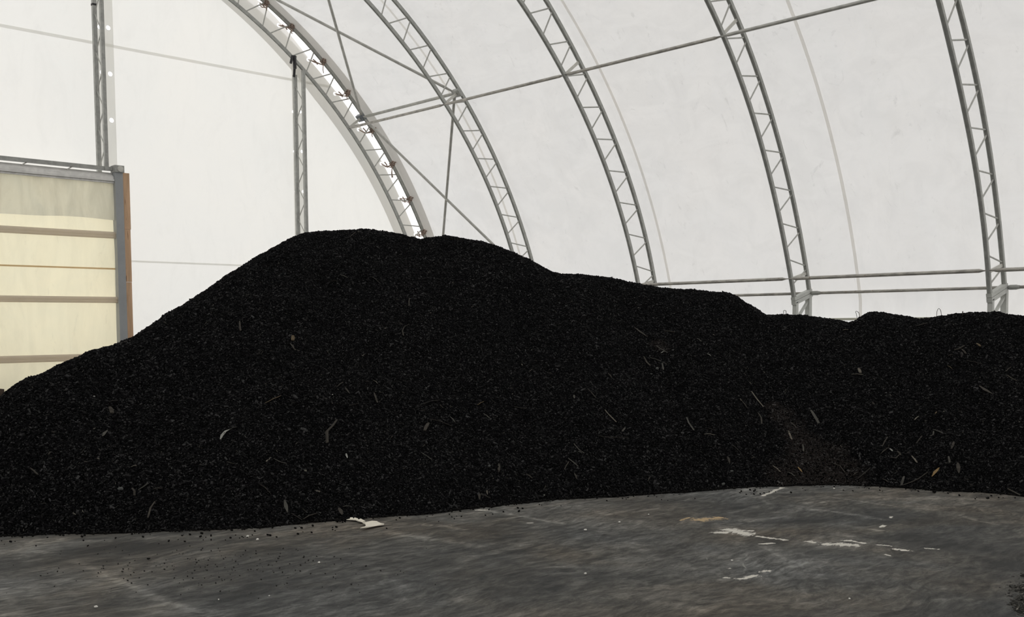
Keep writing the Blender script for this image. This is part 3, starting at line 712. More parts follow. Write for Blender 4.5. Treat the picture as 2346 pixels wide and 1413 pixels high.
# scale each column so that its skyline falls where it does in the photograph (a real 3-D crest height)
lo = np.full(NA, .2); hi = np.full(NA, 2.5)
for _ in range(30):
    mid = (lo+hi)/2; mx = ((Hh*mid[:, None]-CAMZ)/D).max(1)
    g = mx < (tE-.0018); lo = np.where(g, mid, lo); hi = np.where(g, hi, mid)
Hh = Hh*((lo+hi)/2)[:, None]
Hh = Hh+np.clip((D-db[:, None])/.15, 0, 1)*(.022*vnoise(PX*9, PY*9, 24)+.016*vnoise(PX*24, PY*24, 25)+.012*vnoise(PX*55, PY*55, 26))
Hh = np.where(D < db[:, None], -.02, Hh)
Hh = Hh*(1-np.clip((ud-1.25)/.5, 0, 1)**1.3)[None, :]      # the far side falls back to the floor
Hh = np.maximum(Hh, -.02)
def hit(x, y):
    a, e = azel(x, y); i = int(np.clip(round((a-az[0])/(az[1]-az[0])), 0, NA-1))
    z = CAMZ+D[i]*e; j = np.where(z <= Hh[i])[0]
    j = j[0] if len(j) else int(np.argmax((Hh[i]-CAMZ)/D[i]))
    dd = D[i, j]
    if j > 0:
        z0, z1 = CAMZ+D[i, j-1]*e-Hh[i, j-1], z[j]-Hh[i, j]
        t = z0/(z0-z1) if z0 > z1 else 1; dd = D[i, j-1]+t*(D[i, j]-D[i, j-1])
    return np.array([dd*math.sin(a), dd*math.cos(a), CAMZ+dd*e])
BROWN = [(hit(x, y), None, w) for x, y, w in [(1768, 930, .12), (1790, 950, .18), (1815, 980, .22), (1835, 1005, .26), (1855, 1035, .32), (1880, 1060, .38), (1905, 1085, .42), (1850, 1090, .40), (1810, 1095, .3), (1510, 790, .14), (1520, 800, .10)]]
M['bark_base'] = principled('bark_mulch_body', (.0016, .0016, .0018), .95, 0, .02, 30, .5)
M['bark'] = bark('black_bark_chip', (.0022, .0022, .0025), (.022, .0217, .0218), .62, spec=.05)
M['splinter'] = bark('grey_wood_splinter', (.012, .0115, .0105), (.06, .055, .046), .6, rough=.8, spec=.1)
pile = fast_grid('mulch_pile', np.stack([PX, PY, Hh], -1), M['bark_base'])
mk = np.clip(1.35-np.abs(ud-.5), 0, 1)
dens = np.ones((NA, ND)); dens[:, ud > 1.10] = 0; dens[(az < azel(0, 1000)[0]-.04) | (az > azel(2346, 1000)[0]+.04)] *= .85
inside = np.clip((az-az[0])/.05, 0, 1)[:, None]
at = pile.data.attributes.new('dens', 'FLOAT', 'POINT'); at.data.foreach_set('value', (dens*inside).reshape(-1).astype(np.float32))
tag(pile, 'large heap of black bark mulch across the hall floor, peak left of centre', 'pile')

def scatter(name, mesh, parent, material, density, smin, smax, seed, maxtilt=PI, ico=True, clump=None):
    ob = link(name, mesh, parent); ob['kind'] = 'stuff'
    ng = bpy.data.node_groups.new(name+'_nodes', 'GeometryNodeTree')
    ng.interface.new_socket('Geometry', in_out='INPUT', socket_type='NodeSocketGeometry')
    ng.interface.new_socket('Geometry', in_out='OUTPUT', socket_type='NodeSocketGeometry')
    nn = lambda t: ng.nodes.new(t); lk = ng.links.new
    gi = nn('NodeGroupInput'); go = nn('NodeGroupOutput')
    dp = nn('GeometryNodeDistributePointsOnFaces'); dp.distribute_method = 'RANDOM'; dp.inputs['Seed'].default_value = seed
    na = nn('GeometryNodeInputNamedAttribute'); na.data_type = 'FLOAT'; na.inputs[0].default_value = 'dens'
    mm = nn('ShaderNodeMath'); mm.operation = 'MULTIPLY'; mm.inputs[1].default_value = density; lk(na.outputs[0], mm.inputs[0])
    src = mm.outputs[0]
    if clump:
        tx = nn('ShaderNodeTexNoise'); tx.inputs['Scale'].default_value = clump[0]; tx.inputs['Detail'].default_value = 2
        mr = nn('ShaderNodeMapRange'); mr.inputs[1].default_value = clump[1]; mr.inputs[2].default_value = clump[2]; mr.inputs[3].default_value = .15; mr.inputs[4].default_value = 1.6
        lk(tx.outputs[0], mr.inputs[0]); m2 = nn('ShaderNodeMath'); m2.operation = 'MULTIPLY'; lk(src, m2.inputs[0]); lk(mr.outputs[0], m2.inputs[1]); src = m2.outputs[0]
    lk(src, dp.inputs['Density'])
    lk(gi.outputs[0], dp.inputs['Mesh'])
    cube = nn('GeometryNodeMeshCube'); cube.inputs[0].default_value = (1, 1, 1)
    icos = nn('GeometryNodeMeshIcoSphere'); icos.inputs['Radius'].default_value = .55; icos.inputs['Subdivisions'].default_value = 1
    cone = nn('GeometryNodeMeshCone'); cone.inputs['Vertices'].default_value = 5; cone.inputs['Radius Top'].default_value = .25; cone.inputs['Radius Bottom'].default_value = .5; cone.inputs['Depth'].default_value = .9
    gt = nn('GeometryNodeGeometryToInstance')
    for c in ([cube, icos, cone] if ico else [cube, cone]): lk(c.outputs['Mesh'], gt.inputs[0])
    sm = nn('GeometryNodeSetMaterial'); sm.inputs['Material'].default_value = material
    ip = nn('GeometryNodeInstanceOnPoints'); lk(dp.outputs['Points'], ip.inputs['Points']); lk(gt.outputs[0], sm.inputs[0]); lk(sm.outputs[0], ip.inputs['Instance'])
    ip.inputs['Pick Instance'].default_value = True
    r1 = nn('FunctionNodeRandomValue'); r1.data_type = 'FLOAT_VECTOR'; r1.inputs[0].default_value = (-.5, -.5, -PI); r1.inputs[1].default_value = (.5, .5, PI); r1.inputs['Seed'].default_value = 3
    if maxtilt < 1: r1.inputs[0].default_value = (-maxtilt, -maxtilt, -PI); r1.inputs[1].default_value = (maxtilt, maxtilt, PI)
    else: r1.inputs[0].default_value = (-PI, -PI, -PI); r1.inputs[1].default_value = (PI, PI, PI)
    rr = nn('FunctionNodeRotateEuler') if False else None
    if maxtilt < 1:
        # tilt with the slope: rotation from the face normal, then a random spin
        ro = nn('FunctionNodeRotateRotation'); ro.rotation_space = 'LOCAL'
        e2r = nn('FunctionNodeEulerToRotation'); lk(r1.outputs[0], e2r.inputs[0])
        lk(dp.outputs['Rotation'], ro.inputs[0]); lk(e2r.outputs[0], ro.inputs[1]); lk(ro.outputs[0], ip.inputs['Rotation'])
    else: lk(r1.outputs[0], ip.inputs['Rotation'])
    r2 = nn('FunctionNodeRandomValue'); r2.data_type = 'FLOAT_VECTOR'; r2.inputs[0].default_value = smin; r2.inputs[1].default_value = smax; r2.inputs['Seed'].default_value = 9
    r3 = nn('FunctionNodeRandomValue'); r3.data_type = 'FLOAT'; r3.inputs[2].default_value = 0; r3.inputs[3].default_value = 1; r3.inputs['Seed'].default_value = 11
    pw = nn('ShaderNodeMath'); pw.operation = 'POWER'; lk(r3.outputs[1], pw.inputs[0]); pw.inputs[1].default_value = 5
    ma = nn('ShaderNodeMath'); ma.operation = 'MULTIPLY_ADD'; lk(pw.outputs[0], ma.inputs[0]); ma.inputs[1].default_value = 1.1; ma.inputs[2].default_value = .85
    vs = nn('ShaderNodeVectorMath'); vs.operation = 'SCALE'; lk(r2.outputs[0], vs.inputs[0]); lk(ma.outputs[0], vs.inputs['Scale'])
    lk(vs.outputs[0], ip.inputs['Scale'])
    lk(ip.outputs[0], go.inputs[0])
    md = ob.modifiers.new('scatter', 'NODES'); md.node_group = ng
    return ob
scatter('bark_chip', pile.data, pile, M['bark'], 7200, (.009, .006, .0035), (.027, .0125, .008), 1, maxtilt=.55)
scatter('wood_splinter', pile.data, pile, M['splinter'], 90, (.02, .003, .002), (.05, .007, .005), 2, maxtilt=.5, ico=False, clump=(.9, .4, .65))

# ------------------------------------------------------------------ larger sticks and bark pieces lying on the pile
def wood(name, col): return principled(name, col, .85, 0, .15, 25, .4, stretch=(1, 1, 1))
WM = {'grey': wood('grey_splinter', (.085, .082, .072)), 'dark': wood('dark_stick', (.032, .029, .026)), 'mid': wood('brown_grey_stick', (.058, .052, .044)),
      'pale': wood('pale_splinter', (.15, .135, .11)), 'white': wood('whitish_bark', (.30, .30, .275)), 'tan': wood('tan_leaf', (.25, .17, .08)), 'straw': wood('straw_twig', (.13, .10, .062))}
def stick(pts, wpx, colr, label, cat='stick', name='stick', flat=.45, leaf=False, floor_=False, group=None):
    P3 = [(onZ(x, y, .004) if floor_ else hit(x, y)) for x, y in pts]
    n = len(P3)
    P3 = [p+np.array((0, 0, .012)) for p in P3]
    if n == 2:
        a, b = P3; m_ = (a+b)/2+np.array((random.uniform(-.004, .004), 0, .004)); P3 = [a, a*.75+b*.25, m_, a*.25+b*.75, b]; n = 5
    c = sum(P3)/n; dist = np.linalg.norm(c-CAM)
    w = wpx*dist/FPX/2
    if leaf: rs = [w*math.sin(PI*(.12+.8*i/(n-1))) for i in range(n)]
    else: rs = [w*(.55+.6*math.sin(PI*(.15+.6*i/(n-1)))) for i in range(n)]
    me = MB().tube([p-c for p in P3], rs, 5, flat=[flat]*n)
    o = me.build(name, WM[colr]); o.location = tuple(c)
    tag(o, label, cat, group)
    return o
def chunk(x, y, wpx, m, label, cat='bark piece', name='bark_piece', floor_=False, asp=(1, .7, .55), seed=0, group=None):
    p = onZ(x, y, 0) if floor_ else hit(x, y); r = wpx*np.linalg.norm(p-CAM)/FPX/2
    rd = np.random.default_rng(seed+int(x)+int(y)); v = []; 
    import bmesh
    bm = bmesh.new(); bmesh.ops.create_icosphere(bm, subdivisions=2, radius=r)
    ph = rd.random(3)*6
    for q in bm.verts:
        k = 1+.28*math.sin(q.co.x/r*2.3+ph[0])*math.cos(q.co.y/r*2.7+ph[1])+.12*rd.standard_normal()*.6
        q.co = Vector((q.co.x*asp[0]*k, q.co.y*asp[1]*k, q.co.z*asp[2]*k))
    me = bpy.data.meshes.new(name); bm.to_mesh(me); bm.free(); me.materials.append(m)
    o = link(name, me); zl = min(v.co.z for v in me.vertices)
    o.location = (p[0], p[1], p[2]-zl-(.3*r if not floor_ else .004)); o.rotation_euler = (0, 0, rd.random()*3-1.5)
    tag(o, label, cat, group); return o
ST = [
 ([(505, 1009), (509, 1000), (516, 991), (527, 986)], 7, 'white', 'whitish curled bark strip on the left slope of the pile', 1),
 ([(527, 986), (534, 982), (541, 981)], 2.5, 'grey', 'thin grey twig end beside the whitish curled bark strip', 0),
 ([(772, 964), (762, 978), (749, 991), (750, 1017)], 6, 'mid', 'bent grey-brown branch below the centre of the tall heap', 0),
 ([(607, 926), (643, 909)], 2.6, 'straw', 'thin straw-coloured twig slanting up right, left of the bent branch', 0),
 ([(973, 989), (981, 972)], 7, 'mid', 'short blunt wooden stub right of the bent branch', 0),
 ([(985, 962), (1010, 968), (1036, 979)], 2.6, 'mid', 'thin dark twig running down right beside the short stub', 0),
 ([(1031, 956), (1043, 970)], 3.5, 'grey', 'small grey split chip right of the thin twig', 1),
 ([(791, 890), (801, 904)], 4, 'mid', 'small leaf-shaped chip above the bent branch', 1),
 ([(857, 902), (865, 925)], 3.2, 'mid', 'small upright splinter above and right of the bent branch', 0),
 ([(799, 932), (822, 927)], 3, 'dark', 'short flat dark stick right of the bent branch top', 0),
 ([(963, 930), (985, 922), (1007, 919)], 3.5, 'dark', 'dark stick lying level, above the short stub', 0),
 ([(627, 1053), (640, 1060), (657, 1065)], 3.6, 'grey', 'grey splinter lying low on the left slope, pointing right', 0),
 ([(593, 1111), (608, 1120), (621, 1135)], 5.5, 'mid', 'curved grey-brown sliver near the foot of the pile left of the upright leaf', 1),
 ([(652, 1148), (655, 1162), (659, 1177)], 8, 'grey', 'upright pointed grey leaf at the foot of the pile', 1),
 ([(668, 1179), (692, 1194)], 3.5, 'dark', 'dark stick at the pile foot just below the upright leaf', 0),
 ([(695, 1192), (708, 1184), (725, 1179)], 3.5, 'mid', 'stick at the pile foot rising right of the upright leaf', 0),
 ([(777, 1166), (784, 1182)], 9, 'mid', 'fat brown bark stub at the pile foot above the pale sheet', 1),
 ([(785, 1163), (803, 1162)], 2.6, 'grey', 'short level splinter touching the fat bark stub', 0),
 ([(965, 1039), (990, 1056)], 3, 'grey', 'grey splinter pointing down right below the short stub', 0),
 ([(793, 1041), (796, 1052)], 4, 'white', 'tiny whitish chip below the bent branch', 1),
 ([(317, 1125), (327, 1119), (340, 1110)], 4, 'grey', 'grey sliver rising right of the round stone on the left slope', 0),
 ([(303, 1121), (308, 1128), (308, 1138)], 4, 'mid', 'short crooked twig right of the round stone on the left slope', 0),
 ([(355, 1152), (345, 1166), (339, 1189)], 4, 'mid', 'broken twig slanting down near the left foot of the pile', 0),
 ([(352, 1123), (372, 1121)], 4, 'mid', 'level brown chip on the left slope above the broken twig', 0),
 ([(70, 1075), (87, 1090)], 4.5, 'mid', 'grey splinter alone at the far left of the pile', 0),
 ([(252, 935), (257, 949)], 7, 'mid', 'upright blunt chip high on the left slope', 0),
 ([(248, 923), (270, 920)], 4, 'dark', 'dark level chip above the upright blunt chip', 0),
 ([(235, 1002), (246, 988)], 7, 'grey', 'grey angular bark flake midway up the left slope', 1),
 ([(300, 1072), (313, 1069)], 3.2, 'pale', 'pale short splinter above the round stone on the left slope', 0),
 ([(801, 545), (814, 534)], 2.2, 'mid', 'fine twig just under the peak of the pile', 0),
 ([(779, 631), (796, 638)], 3, 'grey', 'fine grey splinter high on the tall heap', 0),
 ([(757, 646), (773, 645)], 4.5, 'mid', 'flat grey chip high on the tall heap, left of the long sliver', 1),
 ([(849, 635), (860, 641), (871, 652)], 4.5, 'mid', 'long grey sliver high on the tall heap', 1),
 ([(671, 771), (671, 782)], 6, 'straw', 'olive-brown chip standing above the curved chip', 0),
 ([(665, 789), (670, 794), (674, 802)], 6, 'mid', 'curved grey chip under the olive-brown chip', 1),
 ([(938, 685), (937, 703)], 2, 'mid', 'hair-thin upright twig on the tall heap', 0),
 ([(937, 745), (926, 751), (922, 760), (925, 771)], 2.4, 'mid', 'thin twig bent like a hook on the tall heap', 0),
 ([(855, 873), (866, 881)], 3.4, 'pale', 'pale tiny chip in the middle of the tall heap', 1),
 ([(772, 888), (786, 878)], 2.6, 'mid', 'short twig rising right, above the small leaf-shaped chip', 0),
 ([(549, 738), (551, 760)], 3, 'mid', 'thin upright twig on the upper left slope', 0),
 ([(1454, 752), (1468, 763), (1484, 774)], 6, 'mid', 'long frayed grey sliver on the middle heap near its top', 1),
 ([(1522, 760), (1546, 763)], 3.6, 'mid', 'level grey stick right of the frayed sliver', 0),
 ([(1597, 777), (1607, 784)], 3, 'grey', 'small crooked chip right of the level grey stick', 0),
 ([(1489, 821), (1515, 830)], 2.8, 'grey', 'grey twig above the round flat stone on the middle heap', 0),
 ([(1475, 819), (1482, 832), (1490, 840)], 3.2, 'mid', 'curved brown twig left of the round flat stone', 0),
 ([(1517, 834), (1520, 849)], 2.8, 'grey', 'short upright splinter right of the round flat stone', 0),
 ([(1503, 794), (1515, 802), (1529, 810)], 3, 'grey', 'twig among the white flecks on the middle heap', 0),
 ([(1514, 811), (1523, 806)], 4.5, 'white', 'bright white fleck on the middle heap', 1),
 ([(1620, 812), (1630, 818)], 4, 'white', 'small white curled fleck right of the white flecked patch', 1),
 ([(1640, 812), (1650, 814)], 4, 'grey', 'small grey chip beside the white curled fleck', 1),
 ([(1722, 899), (1733, 915), (1749, 934)], 3.2, 'pale', 'long pale splinter at the top of the brown streak', 0),
 ([(1700, 920), (1713, 938)], 5.5, 'mid', 'broad dark sliver left of the long pale splinter', 1),
 ([(1858, 942), (1866, 955), (1876, 972)], 5.5, 'grey', 'straight grey stick right of the brown streak', 0),
 ([(1737, 948), (1744, 959), (1745, 973)], 2.8, 'mid', 'curved twig below the long pale splinter', 0),
 ([(1573, 958), (1578, 971), (1590, 988)], 2.8, 'grey', 'bowed grey twig in the lower middle of the middle heap', 0),
 ([(1613, 997), (1625, 996), (1638, 999)], 3.2, 'pale', 'pale level splinter right of the bowed twig', 0),
 ([(1616, 981), (1627, 984), (1640, 988)], 4.5, 'mid', 'broad brown sliver just above the pale level splinter', 1),
 ([(1806, 989), (1814, 1009)], 3.2, 'pale', 'pale upright splinter in the brown streak', 0),
 ([(1813, 970), (1825, 982)], 2.8, 'mid', 'thin brown twig at the upper part of the brown streak', 0),
 ([(1386, 941), (1393, 950), (1412, 969)], 3, 'pale', 'pale fine splinter slanting down right, left of the middle heap', 0),
 ([(1347, 893), (1366, 914)], 2.8, 'mid', 'thin splinter up left of the pale fine splinter', 0),
 ([(1393, 857), (1402, 867)], 3.6, 'mid', 'small curved chip high between the heaps', 1),
 ([(1315, 907), (1316, 915)], 4, 'grey', 'tiny upright grey chip between the heaps', 1),
 ([(1094, 930), (1108, 922)], 2.8, 'straw', 'straw twig rising right in the hollow between the heaps', 0),
 ([(1108, 950), (1122, 960)], 2.8, 'grey', 'short grey twig below the straw twig between the heaps', 0),
 ([(1178, 934), (1190, 936), (1206, 938)], 2.8, 'mid', 'level brown twig in the hollow between the heaps', 0),
 ([(1372, 1000), (1385, 1004), (1438, 1004)], 2.5, 'mid', 'long thin level twig low between the heaps', 0),
 ([(1315, 1019), (1327, 1033), (1338, 1040)], 2.6, 'grey', 'fine bent twig above the low grey splinter between the heaps', 0),
 ([(1325, 1036), (1333, 1040)], 4, 'white', 'small white chip touching the fine bent twig', 1),
 ([(1302, 1052), (1312, 1060), (1324, 1070)], 3.6, 'grey', 'grey splinter low between the heaps', 0),
 ([(1293, 1078), (1303, 1060)], 2.6, 'mid', 'thin brown twig crossing left of the grey splinter between the heaps', 0),
 ([(1316, 1086), (1322, 1100)], 4, 'mid', 'short brown chip under the low grey splinter between the heaps', 1),
 ([(1143, 1064), (1143, 1084)], 6, 'mid', 'upright pointed chip near the pile foot below the hollow', 1),
 ([(1206, 1088), (1220, 1098)], 3.6, 'mid', 'short brown splinter near the foot left of the grey splinter', 0),
 ([(1097, 1130), (1099, 1147)], 5, 'mid', 'upright chip at the pile foot above the bare white spot', 1),
 ([(1101, 1134), (1124, 1144)], 2.6, 'mid', 'thin twig at the pile foot leaning off the upright chip', 0),
 ([(1426, 991), (1432, 982)], 6, 'grey', 'rounded grey chip right end of the long level twig', 1),
 ([(1676, 1021), (1684, 1026), (1692, 1034)], 2.8, 'grey', 'curved grey twig low on the middle heap', 0),
 ([(1667, 1048), (1672, 1063)], 5, 'mid', 'short brown leaf-like chip under the curved grey twig', 1),
 ([(1484, 1104), (1489, 1095)], 5, 'mid', 'curved dark chip close to the foot of the middle heap', 1),
 ([(1771, 1069), (1788, 1083)], 2.8, 'pale', 'thin pale splinter left of the tan chip in the brown streak', 0),
 ([(1828, 1072), (1838, 1084)], 5, 'tan', 'tan forked chip low in the brown streak', 1),
 ([(1807, 1084), (1821, 1093)], 3.6, 'grey', 'grey splinter below the tan forked chip', 0),
 ([(1839, 1020), (1841, 1036)], 2.6, 'grey', 'thin upright twig in the lower brown streak', 0),
 ([(1965, 1099), (1978, 1088), (1993, 1075)], 4, 'dark', 'dark branch rising right near the foot of the right heap', 0),
 ([(2037, 1026), (2026, 1034), (2016, 1043)], 4.6, 'mid', 'broad brown-grey stick left of the small bone-white chip', 1),
 ([(2021, 1025), (2033, 1003)], 2.6, 'mid', 'thin twig leaning up above the broad stick', 0),
 ([(2063, 1041), (2052, 1052), (2040, 1050)], 3, 'mid', 'crooked twig right of the small bone-white chip', 0),
 ([(2039, 1030), (2045, 1036)], 6, 'white', 'small bone-white chip low on the right heap', 1),
 ([(2056, 1035), (2064, 1045)], 5, 'mid', 'oval brown chip right of the bone-white chip', 1),
 ([(2071, 1094), (2065, 1114)], 4.4, 'grey', 'upright pale-grey stick stub at the foot of the right heap', 0),
 ([(2068, 1114), (2090, 1106), (2106, 1098), (2125, 1084)], 3.4, 'mid', 'long stick leaning off the upright stub at the right heap foot', 0),
 ([(2022, 1099), (2036, 1107)], 3, 'mid', 'short splinter at the foot left of the upright stub', 0),
 ([(2089, 1047), (2101, 1062)], 3, 'pale', 'thin pale splinter in the lower right heap', 0),
 ([(2099, 1018), (2112, 1001)], 2.8, 'mid', 'thin stick leaning right in the lower right heap', 0),
 ([(2151, 1074), (2144, 1082), (2135, 1094)], 9, 'tan', 'yellow-brown leaf at the foot of the right heap', 1),
 ([(2173, 1048), (2176, 1062)], 3.2, 'grey', 'upright grey twig right above the yellow-brown leaf', 0),
 ([(2185, 1014), (2180, 1030)], 6, 'mid', 'brown oval bark chip above and right of the yellow-brown leaf', 1),
 ([(2194, 1062), (2197, 1086)], 7, 'mid', 'dark upright bark piece right of the yellow-brown leaf', 1),
 ([(2138, 986), (2150, 990), (2159, 994)], 3, 'grey', 'level grey twig in the middle of the right heap', 0),
 ([(2139, 990), (2138, 998), (2131, 1001)], 2.6, 'grey', 'small hooked twig under the level grey twig', 0),
 ([(2104, 956), (2095, 964)], 3, 'pale', 'short pale chip left in the middle of the right heap', 0),
 ([(2143, 950), (2146, 945)], 3.5, 'straw', 'tiny straw-yellow chip in the middle of the right heap', 1),
 ([(2244, 886), (2258, 896), (2273, 904)], 9, 'mid', 'large grey paddle-shaped bark piece on the right heap', 1),
 ([(2307, 861), (2318, 869), (2329, 874)], 2.8, 'mid', 'thin curved twig near the right edge', 0),
 ([(2304, 853), (2316, 843)], 2.6, 'mid', 'fine twig rising right near the right edge', 0),
 ([(2170, 839), (2182, 847)], 4, 'straw', 'straw-coloured chip upper middle of the right heap', 1),
 ([(2186, 804), (2197, 801), (2209, 794)], 4.4, 'mid', 'grey twig high on the right heap', 0),
 ([(2204, 802), (2213, 812)], 3.6, 'mid', 'short twig crossing under the grey twig high on the right heap', 0),
 ([(2238, 789), (2246, 795)], 4, 'straw', 'tiny bright chip high on the right heap', 0),
 ([(2172, 817), (2184, 814)], 6.5, 'mid', 'flat oval chip below the grey twig high on the right heap', 1),
 ([(2203, 808), (2203, 821)], 6, 'dark', 'dark upright chip below the grey twig high on the right heap', 1),
 ([(2215, 828), (2250, 836)], 2.6, 'dark', 'dark thin stick high on the right heap', 0),
 ([(1952, 859), (1976, 860)], 2.4, 'pale', 'hair-thin level pale twig on the upper right heap', 0),
 ([(1967, 846), (1971, 856)], 4.6, 'pale', 'small pale upright chip above the level pale twig', 0),
 ([(1931, 758), (1943, 757)], 3, 'pale', 'pale short splinter just under the dip of the crest', 0),
 ([(2100, 748), (2112, 745), (2124, 742)], 3.2, 'mid', 'brown stick just under the crest of the right heap', 0),
 ([(1999, 924), (2003, 929)], 5, 'mid', 'small grey chip in the middle left of the right heap', 1),
 ([(1913, 1101), (1916, 1105)], 4, 'grey', 'tiny grey chip at the foot of the right heap', 1),
 ([(2309, 1122), (2322, 1129), (2338, 1137)], 4.4, 'mid', 'stick on the pile foot at the right edge', 0),
 ([(1905, 1062), (1925, 1070), (1936, 1085)], 2.6, 'mid', 'thin arched twig low at the right of the brown streak', 0),
 ([(1955, 1090), (1966, 1083)], 5, 'mid', 'broad brown chip beside the dark branch', 1),
]
for pts, w, c, lab, leaf in ST:
    stick(pts, w, c, lab, 'chip' if leaf else 'stick', 'bark_chip_large' if leaf and c not in ('tan',) else ('leaf' if c == 'tan' and 'leaf' in lab else 'stick'), leaf=bool(leaf), flat=.35 if leaf else .6)
stone = principled('grey_stone', (.095, .10, .095), .9, 0, .2, 30, .3); dark_ch = principled('dark_clod', (.007, .0066, .006), .9, 0, .1, 30, .3)
chunk(275, 1122, 13, stone, 'round tan-grey stone on the left slope near the foot', 'stone', 'stone')
chunk(1506, 846, 11, stone, 'round flat grey stone on the middle heap', 'stone', 'stone')
chunk(1492, 857, 6, stone, 'small angular grey stone below left of the round flat one', 'stone', 'stone')
chunk(1121, 1069, 11, stone, 'angular grey stone low below the hollow between the heaps', 'stone', 'stone')
chunk(1657, 1110, 11, stone, 'dull grey stone at the foot of the middle heap', 'stone', 'stone')
chunk(1676, 1080, 8, stone, 'grey stone just above the foot of the middle heap', 'stone', 'stone')
chunk(700, 1079, 8, wood('pale_chip', (.16, .155, .13)), 'whitish square chip on the lower tall heap', 'chip', 'bark_chip_large')
chunk(1247, 1135, 6, wood('pale_chip', (.25, .25, .22)), 'small whitish stone at the pile foot right of the white spot', 'stone', 'stone')
chunk(762, 904, 3.2, M['pebble'], 'tiny white pebble on the tall heap above the bent branch', 'pebble', 'pebble')
chunk(216, 908, 4, M['pebble'], 'tiny white pebble high on the left slope', 'pebble', 'pebble')
chunk(772, 1195, 11, dark_ch, 'black clod on the floor left of the pale sheet', 'clod', 'clod', True, (1, .9, .8))
chunk(835, 1209, 6, dark_ch, 'black clod on the front edge of the pale sheet', 'clod', 'clod', True, (1, .9, .8))
chunk(786, 1190, 6, dark_ch, 'small black clod between pile foot and pale sheet', 'clod', 'clod', True, (1, .9, .8))
chunk(340, 1280, 6, dark_ch, 'black clod alone on the left floor', 'clod', 'clod', True, (1, .9, .7))
chunk(2140, 1128, 8, dark_ch, 'black clod on the floor before the right heap', 'clod', 'clod', True, (1, .9, .7))
PB = [(567, 1229, 5, 'left one of two white pebbles close together on the left floor'), (590, 1236, 5.5, 'right one of two white pebbles close together on the left floor'), (731, 1289, 5, 'white pebble alone left of the floor centre'),
      (220, 1390, 6, 'white pebble in the lower left corner area of the floor'), (501, 1373, 3.5, 'tiny white pebble near the lower edge, left half'), (617, 1364, 3, 'tiny white pebble left of the lower centre'),
      (1341, 1214, 5.5, 'white pebble right of the floor centre'), (1419, 1196, 4, 'small white pebble between the centre pebble and the pile'), (1486, 1178, 3, 'smallest white pebble close to the middle heap'),
      (1341, 1314, 5, 'white pebble on the reddish stain at lower centre'), (1911, 1119, 3.4, 'white pebble just in front of the right heap foot'), (1677, 1283, 4, 'white pebble left of the curled white scrap'),
      (1946, 1371, 4, 'white pebble near the lower edge, right half')]
for x, y, w, lab in PB: chunk(x, y, w*1.2, M['pebble'], lab, 'pebble', 'white_pebble', True, (1, .8, .7), group='white pebbles on the floor')
stick([(653, 1321), (665, 1319), (675, 1318)], 4.5, 'white', 'flat white splinter on the floor left of centre', 'chip', 'splinter', leaf=True, floor_=True)
stick([(1296, 1226), (1304, 1227)], 3, 'white', 'tiny white splinter on the floor left of the centre pebble', 'chip', 'splinter', leaf=True, floor_=True)
stick([(1702, 1293), (1703, 1299), (1707, 1303), (1710, 1306)], 4, 'white', 'curled white scrap on the right floor', 'chip', 'splinter', leaf=True, floor_=True)
stick([(1619, 1281), (1620, 1286)], 2.5, 'white', 'fine white sliver left of the curled white scrap', 'chip', 'splinter', leaf=True, floor_=True)
# two pieces of pale sheet on the floor by the pile foot
def sheet(pts, lab, th=.004):
    q = [onZ(760+x/11.73, 1170+y/11.73, 0) for x, y in pts]; c = sum(q)/len(q); n = len(q)
    vs = [p-c+np.array((0, 0, .006)) for p in q]+[p-c+np.array((0, 0, .006+th+.006*((i*7) % 3)/3)) for i, p in enumerate(q)]
    fs = [tuple(range(n))[::-1], tuple(range(n, 2*n))]+[(i, (i+1) % n, n+(i+1) % n, n+i) for i in range(n)]
    o = MB().add(vs, fs).build('pale_sheet', M['sheet']); o.location = (c[0], c[1], 0); tag(o, lab, 'sheet')
sheet([(765, 490), (920, 440), (900, 385), (825, 345), (1085, 300), (1210, 318), (1320, 362), (1410, 378), (1400, 397), (1180, 430), (1000, 465), (880, 480)], 'larger pointed piece of cream sheet lying on the floor by the pile foot')
sheet([(395, 262), (640, 272), (700, 300), (820, 330), (905, 308), (780, 250), (720, 262), (700, 240), (620, 220), (585, 240), (560, 210), (490, 205), (490, 238)], 'smaller torn piece of cream sheet tucked under the pile edge')

# wire loops and a sprig that stick out of the crest
def wire(pts, lab, r=.003):
    base = hit(pts[0][0], pts[0][1]+5); Yd = base[1]
    q = [onY(x, y, Yd) for x, y in pts]; q[0] = q[0]-np.array((0, 0, .03)); q[-1] = q[-1]-np.array((0, 0, .05))
    if len(q) > 3:
        f = []
        for i in range(len(q)-1):
            p0, p1_, p2_, p3 = q[max(i-1, 0)], q[i], q[i+1], q[min(i+2, len(q)-1)]
            for t in (0, .25, .5, .75): f.append(.5*(2*p1_+(p2_-p0)*t+(2*p0-5*p1_+4*p2_-p3)*t*t+(3*p1_-p0-3*p2_+p3)*t**3))
        q = f+[q[-1]]
    c = q[0].copy(); o = MB().tube([p-c for p in q], r, 6).build('wire_loop', M['wire'], None, True); o.location = tuple(c); tag(o, lab, 'wire')
W6 = lambda L_: [(1930+x/7.82, 680+y/7.82) for x, y in L_]
wire(W6([(266, 350), (250, 305), (235, 270), (248, 256), (275, 268), (300, 298), (318, 335)]), 'thin wire loop bent over, at the left foot of the right crest')
wire(W6([(1690, 325), (1692, 280), (1705, 230), (1730, 208), (1755, 235), (1768, 280), (1776, 325)]), 'taller upright wire loop on the right crest', .003)
wire([(1796, 720), (1795, 713), (1798.5, 711), (1801, 714), (1800, 720)], 'tiny wire loop on the crest left of the fourth truss leg', .0035)
wire(W6([(2152, 300), (2156, 255), (2154, 215)]), 'single short sprig standing on the right crest', .006)

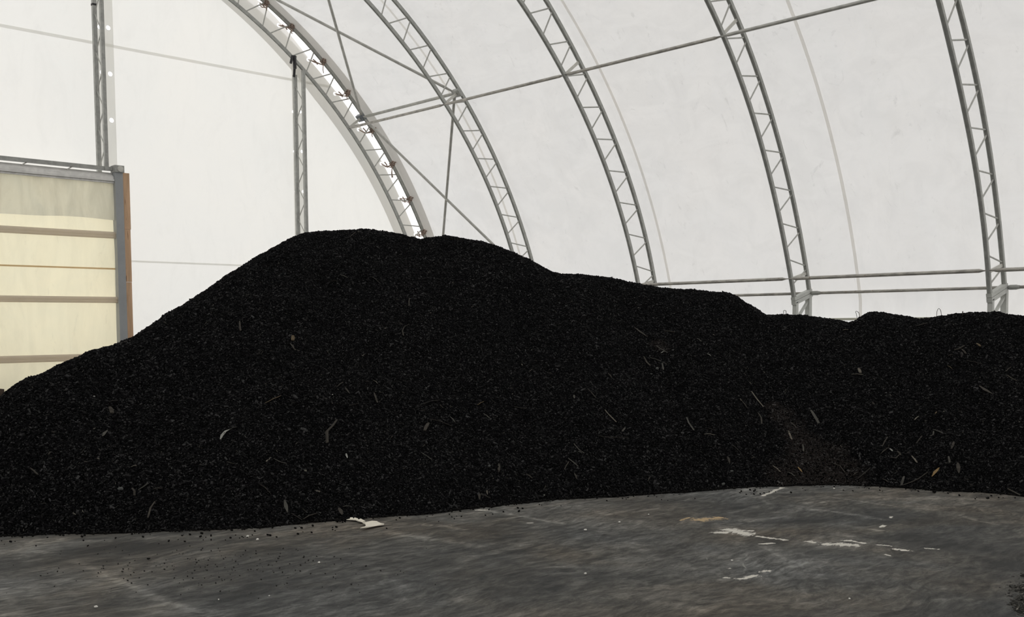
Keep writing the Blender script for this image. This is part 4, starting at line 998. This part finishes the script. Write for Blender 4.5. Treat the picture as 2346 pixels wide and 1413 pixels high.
# ------------------------------------------------------------------ loose crumbs between pile and floor, and the small heap
def crumbs(n, f, seed, smin, smax):
    r = np.random.default_rng(seed); mb = MB()
    for _ in range(n):
        x, y = f(r); s = r.uniform(smin, smax); a = r.uniform(0, PI)
        A = np.array([[math.cos(a), math.sin(a), .2], [-math.sin(a), math.cos(a), -.1], [0, .1, 1]])
        mb.box((x, y, s*.3), (s*.5, s*.36, s*.32), A)
    return mb
def near_foot(r):
    i = r.integers(20, NA-200); d = db[i]-abs(r.normal(0, .045))+.05
    if r.random() < .05: d -= r.random()*.5
    return d*math.sin(az[i]), d*math.cos(az[i])
o = crumbs(4200, near_foot, 3, .006, .018).build('mulch_crumb', dark_ch, pile); o['kind'] = 'stuff'
def left_floor(r):
    p = onZ(r.normal(470, 190), 1300+r.normal(0, 28), 0); return p[0], p[1]
o = crumbs(230, left_floor, 8, .003, .010).build('mulch_crumb', principled('floor_crumb', (.022, .021, .019), .9, 0, .2)); o['kind'] = 'stuff'; tag(o, 'dark crumbs strewn over the left part of the floor', 'crumbs')
hn = 90; hx, hy = np.meshgrid(np.linspace(5.6, 8.0, hn), np.linspace(.6, 2.9, hn), indexing='ij')
rr = np.hypot((hx-6.80)/.95, (hy-1.72)/.62)+.25*vnoise(hx*4, hy*4, 51)
hh = .16*np.clip(1-rr, 0, 1)**1.2-.012+.02*vnoise(hx*16, hy*16, 52)*(rr < 1)-.10*np.clip(rr-1, 0, 1)
M['bark_lit'] = bark('lit_brown_chip', (.028, .027, .024), (.085, .08, .07), .6, brown=False)  # mulch colour lightened here, chips and body, to paint in stronger light
hp = fast_grid('mulch_heap', np.stack([hx, hy, hh], -1), principled('lit_heap_body', (.030, .029, .026), .95, 0, .1, 30, .5))
at = hp.data.attributes.new('dens', 'FLOAT', 'POINT'); at.data.foreach_set('value', np.clip((1.12-rr)*4, 0, 1).reshape(-1).astype(np.float32))
tag(hp, 'small spill of crumbly mulch at the lower right corner of the floor', 'heap')
scatter('bark_chip', hp.data, hp, M['bark_lit'], 3200, (.010, .007, .004), (.026, .015, .010), 5, maxtilt=.55)
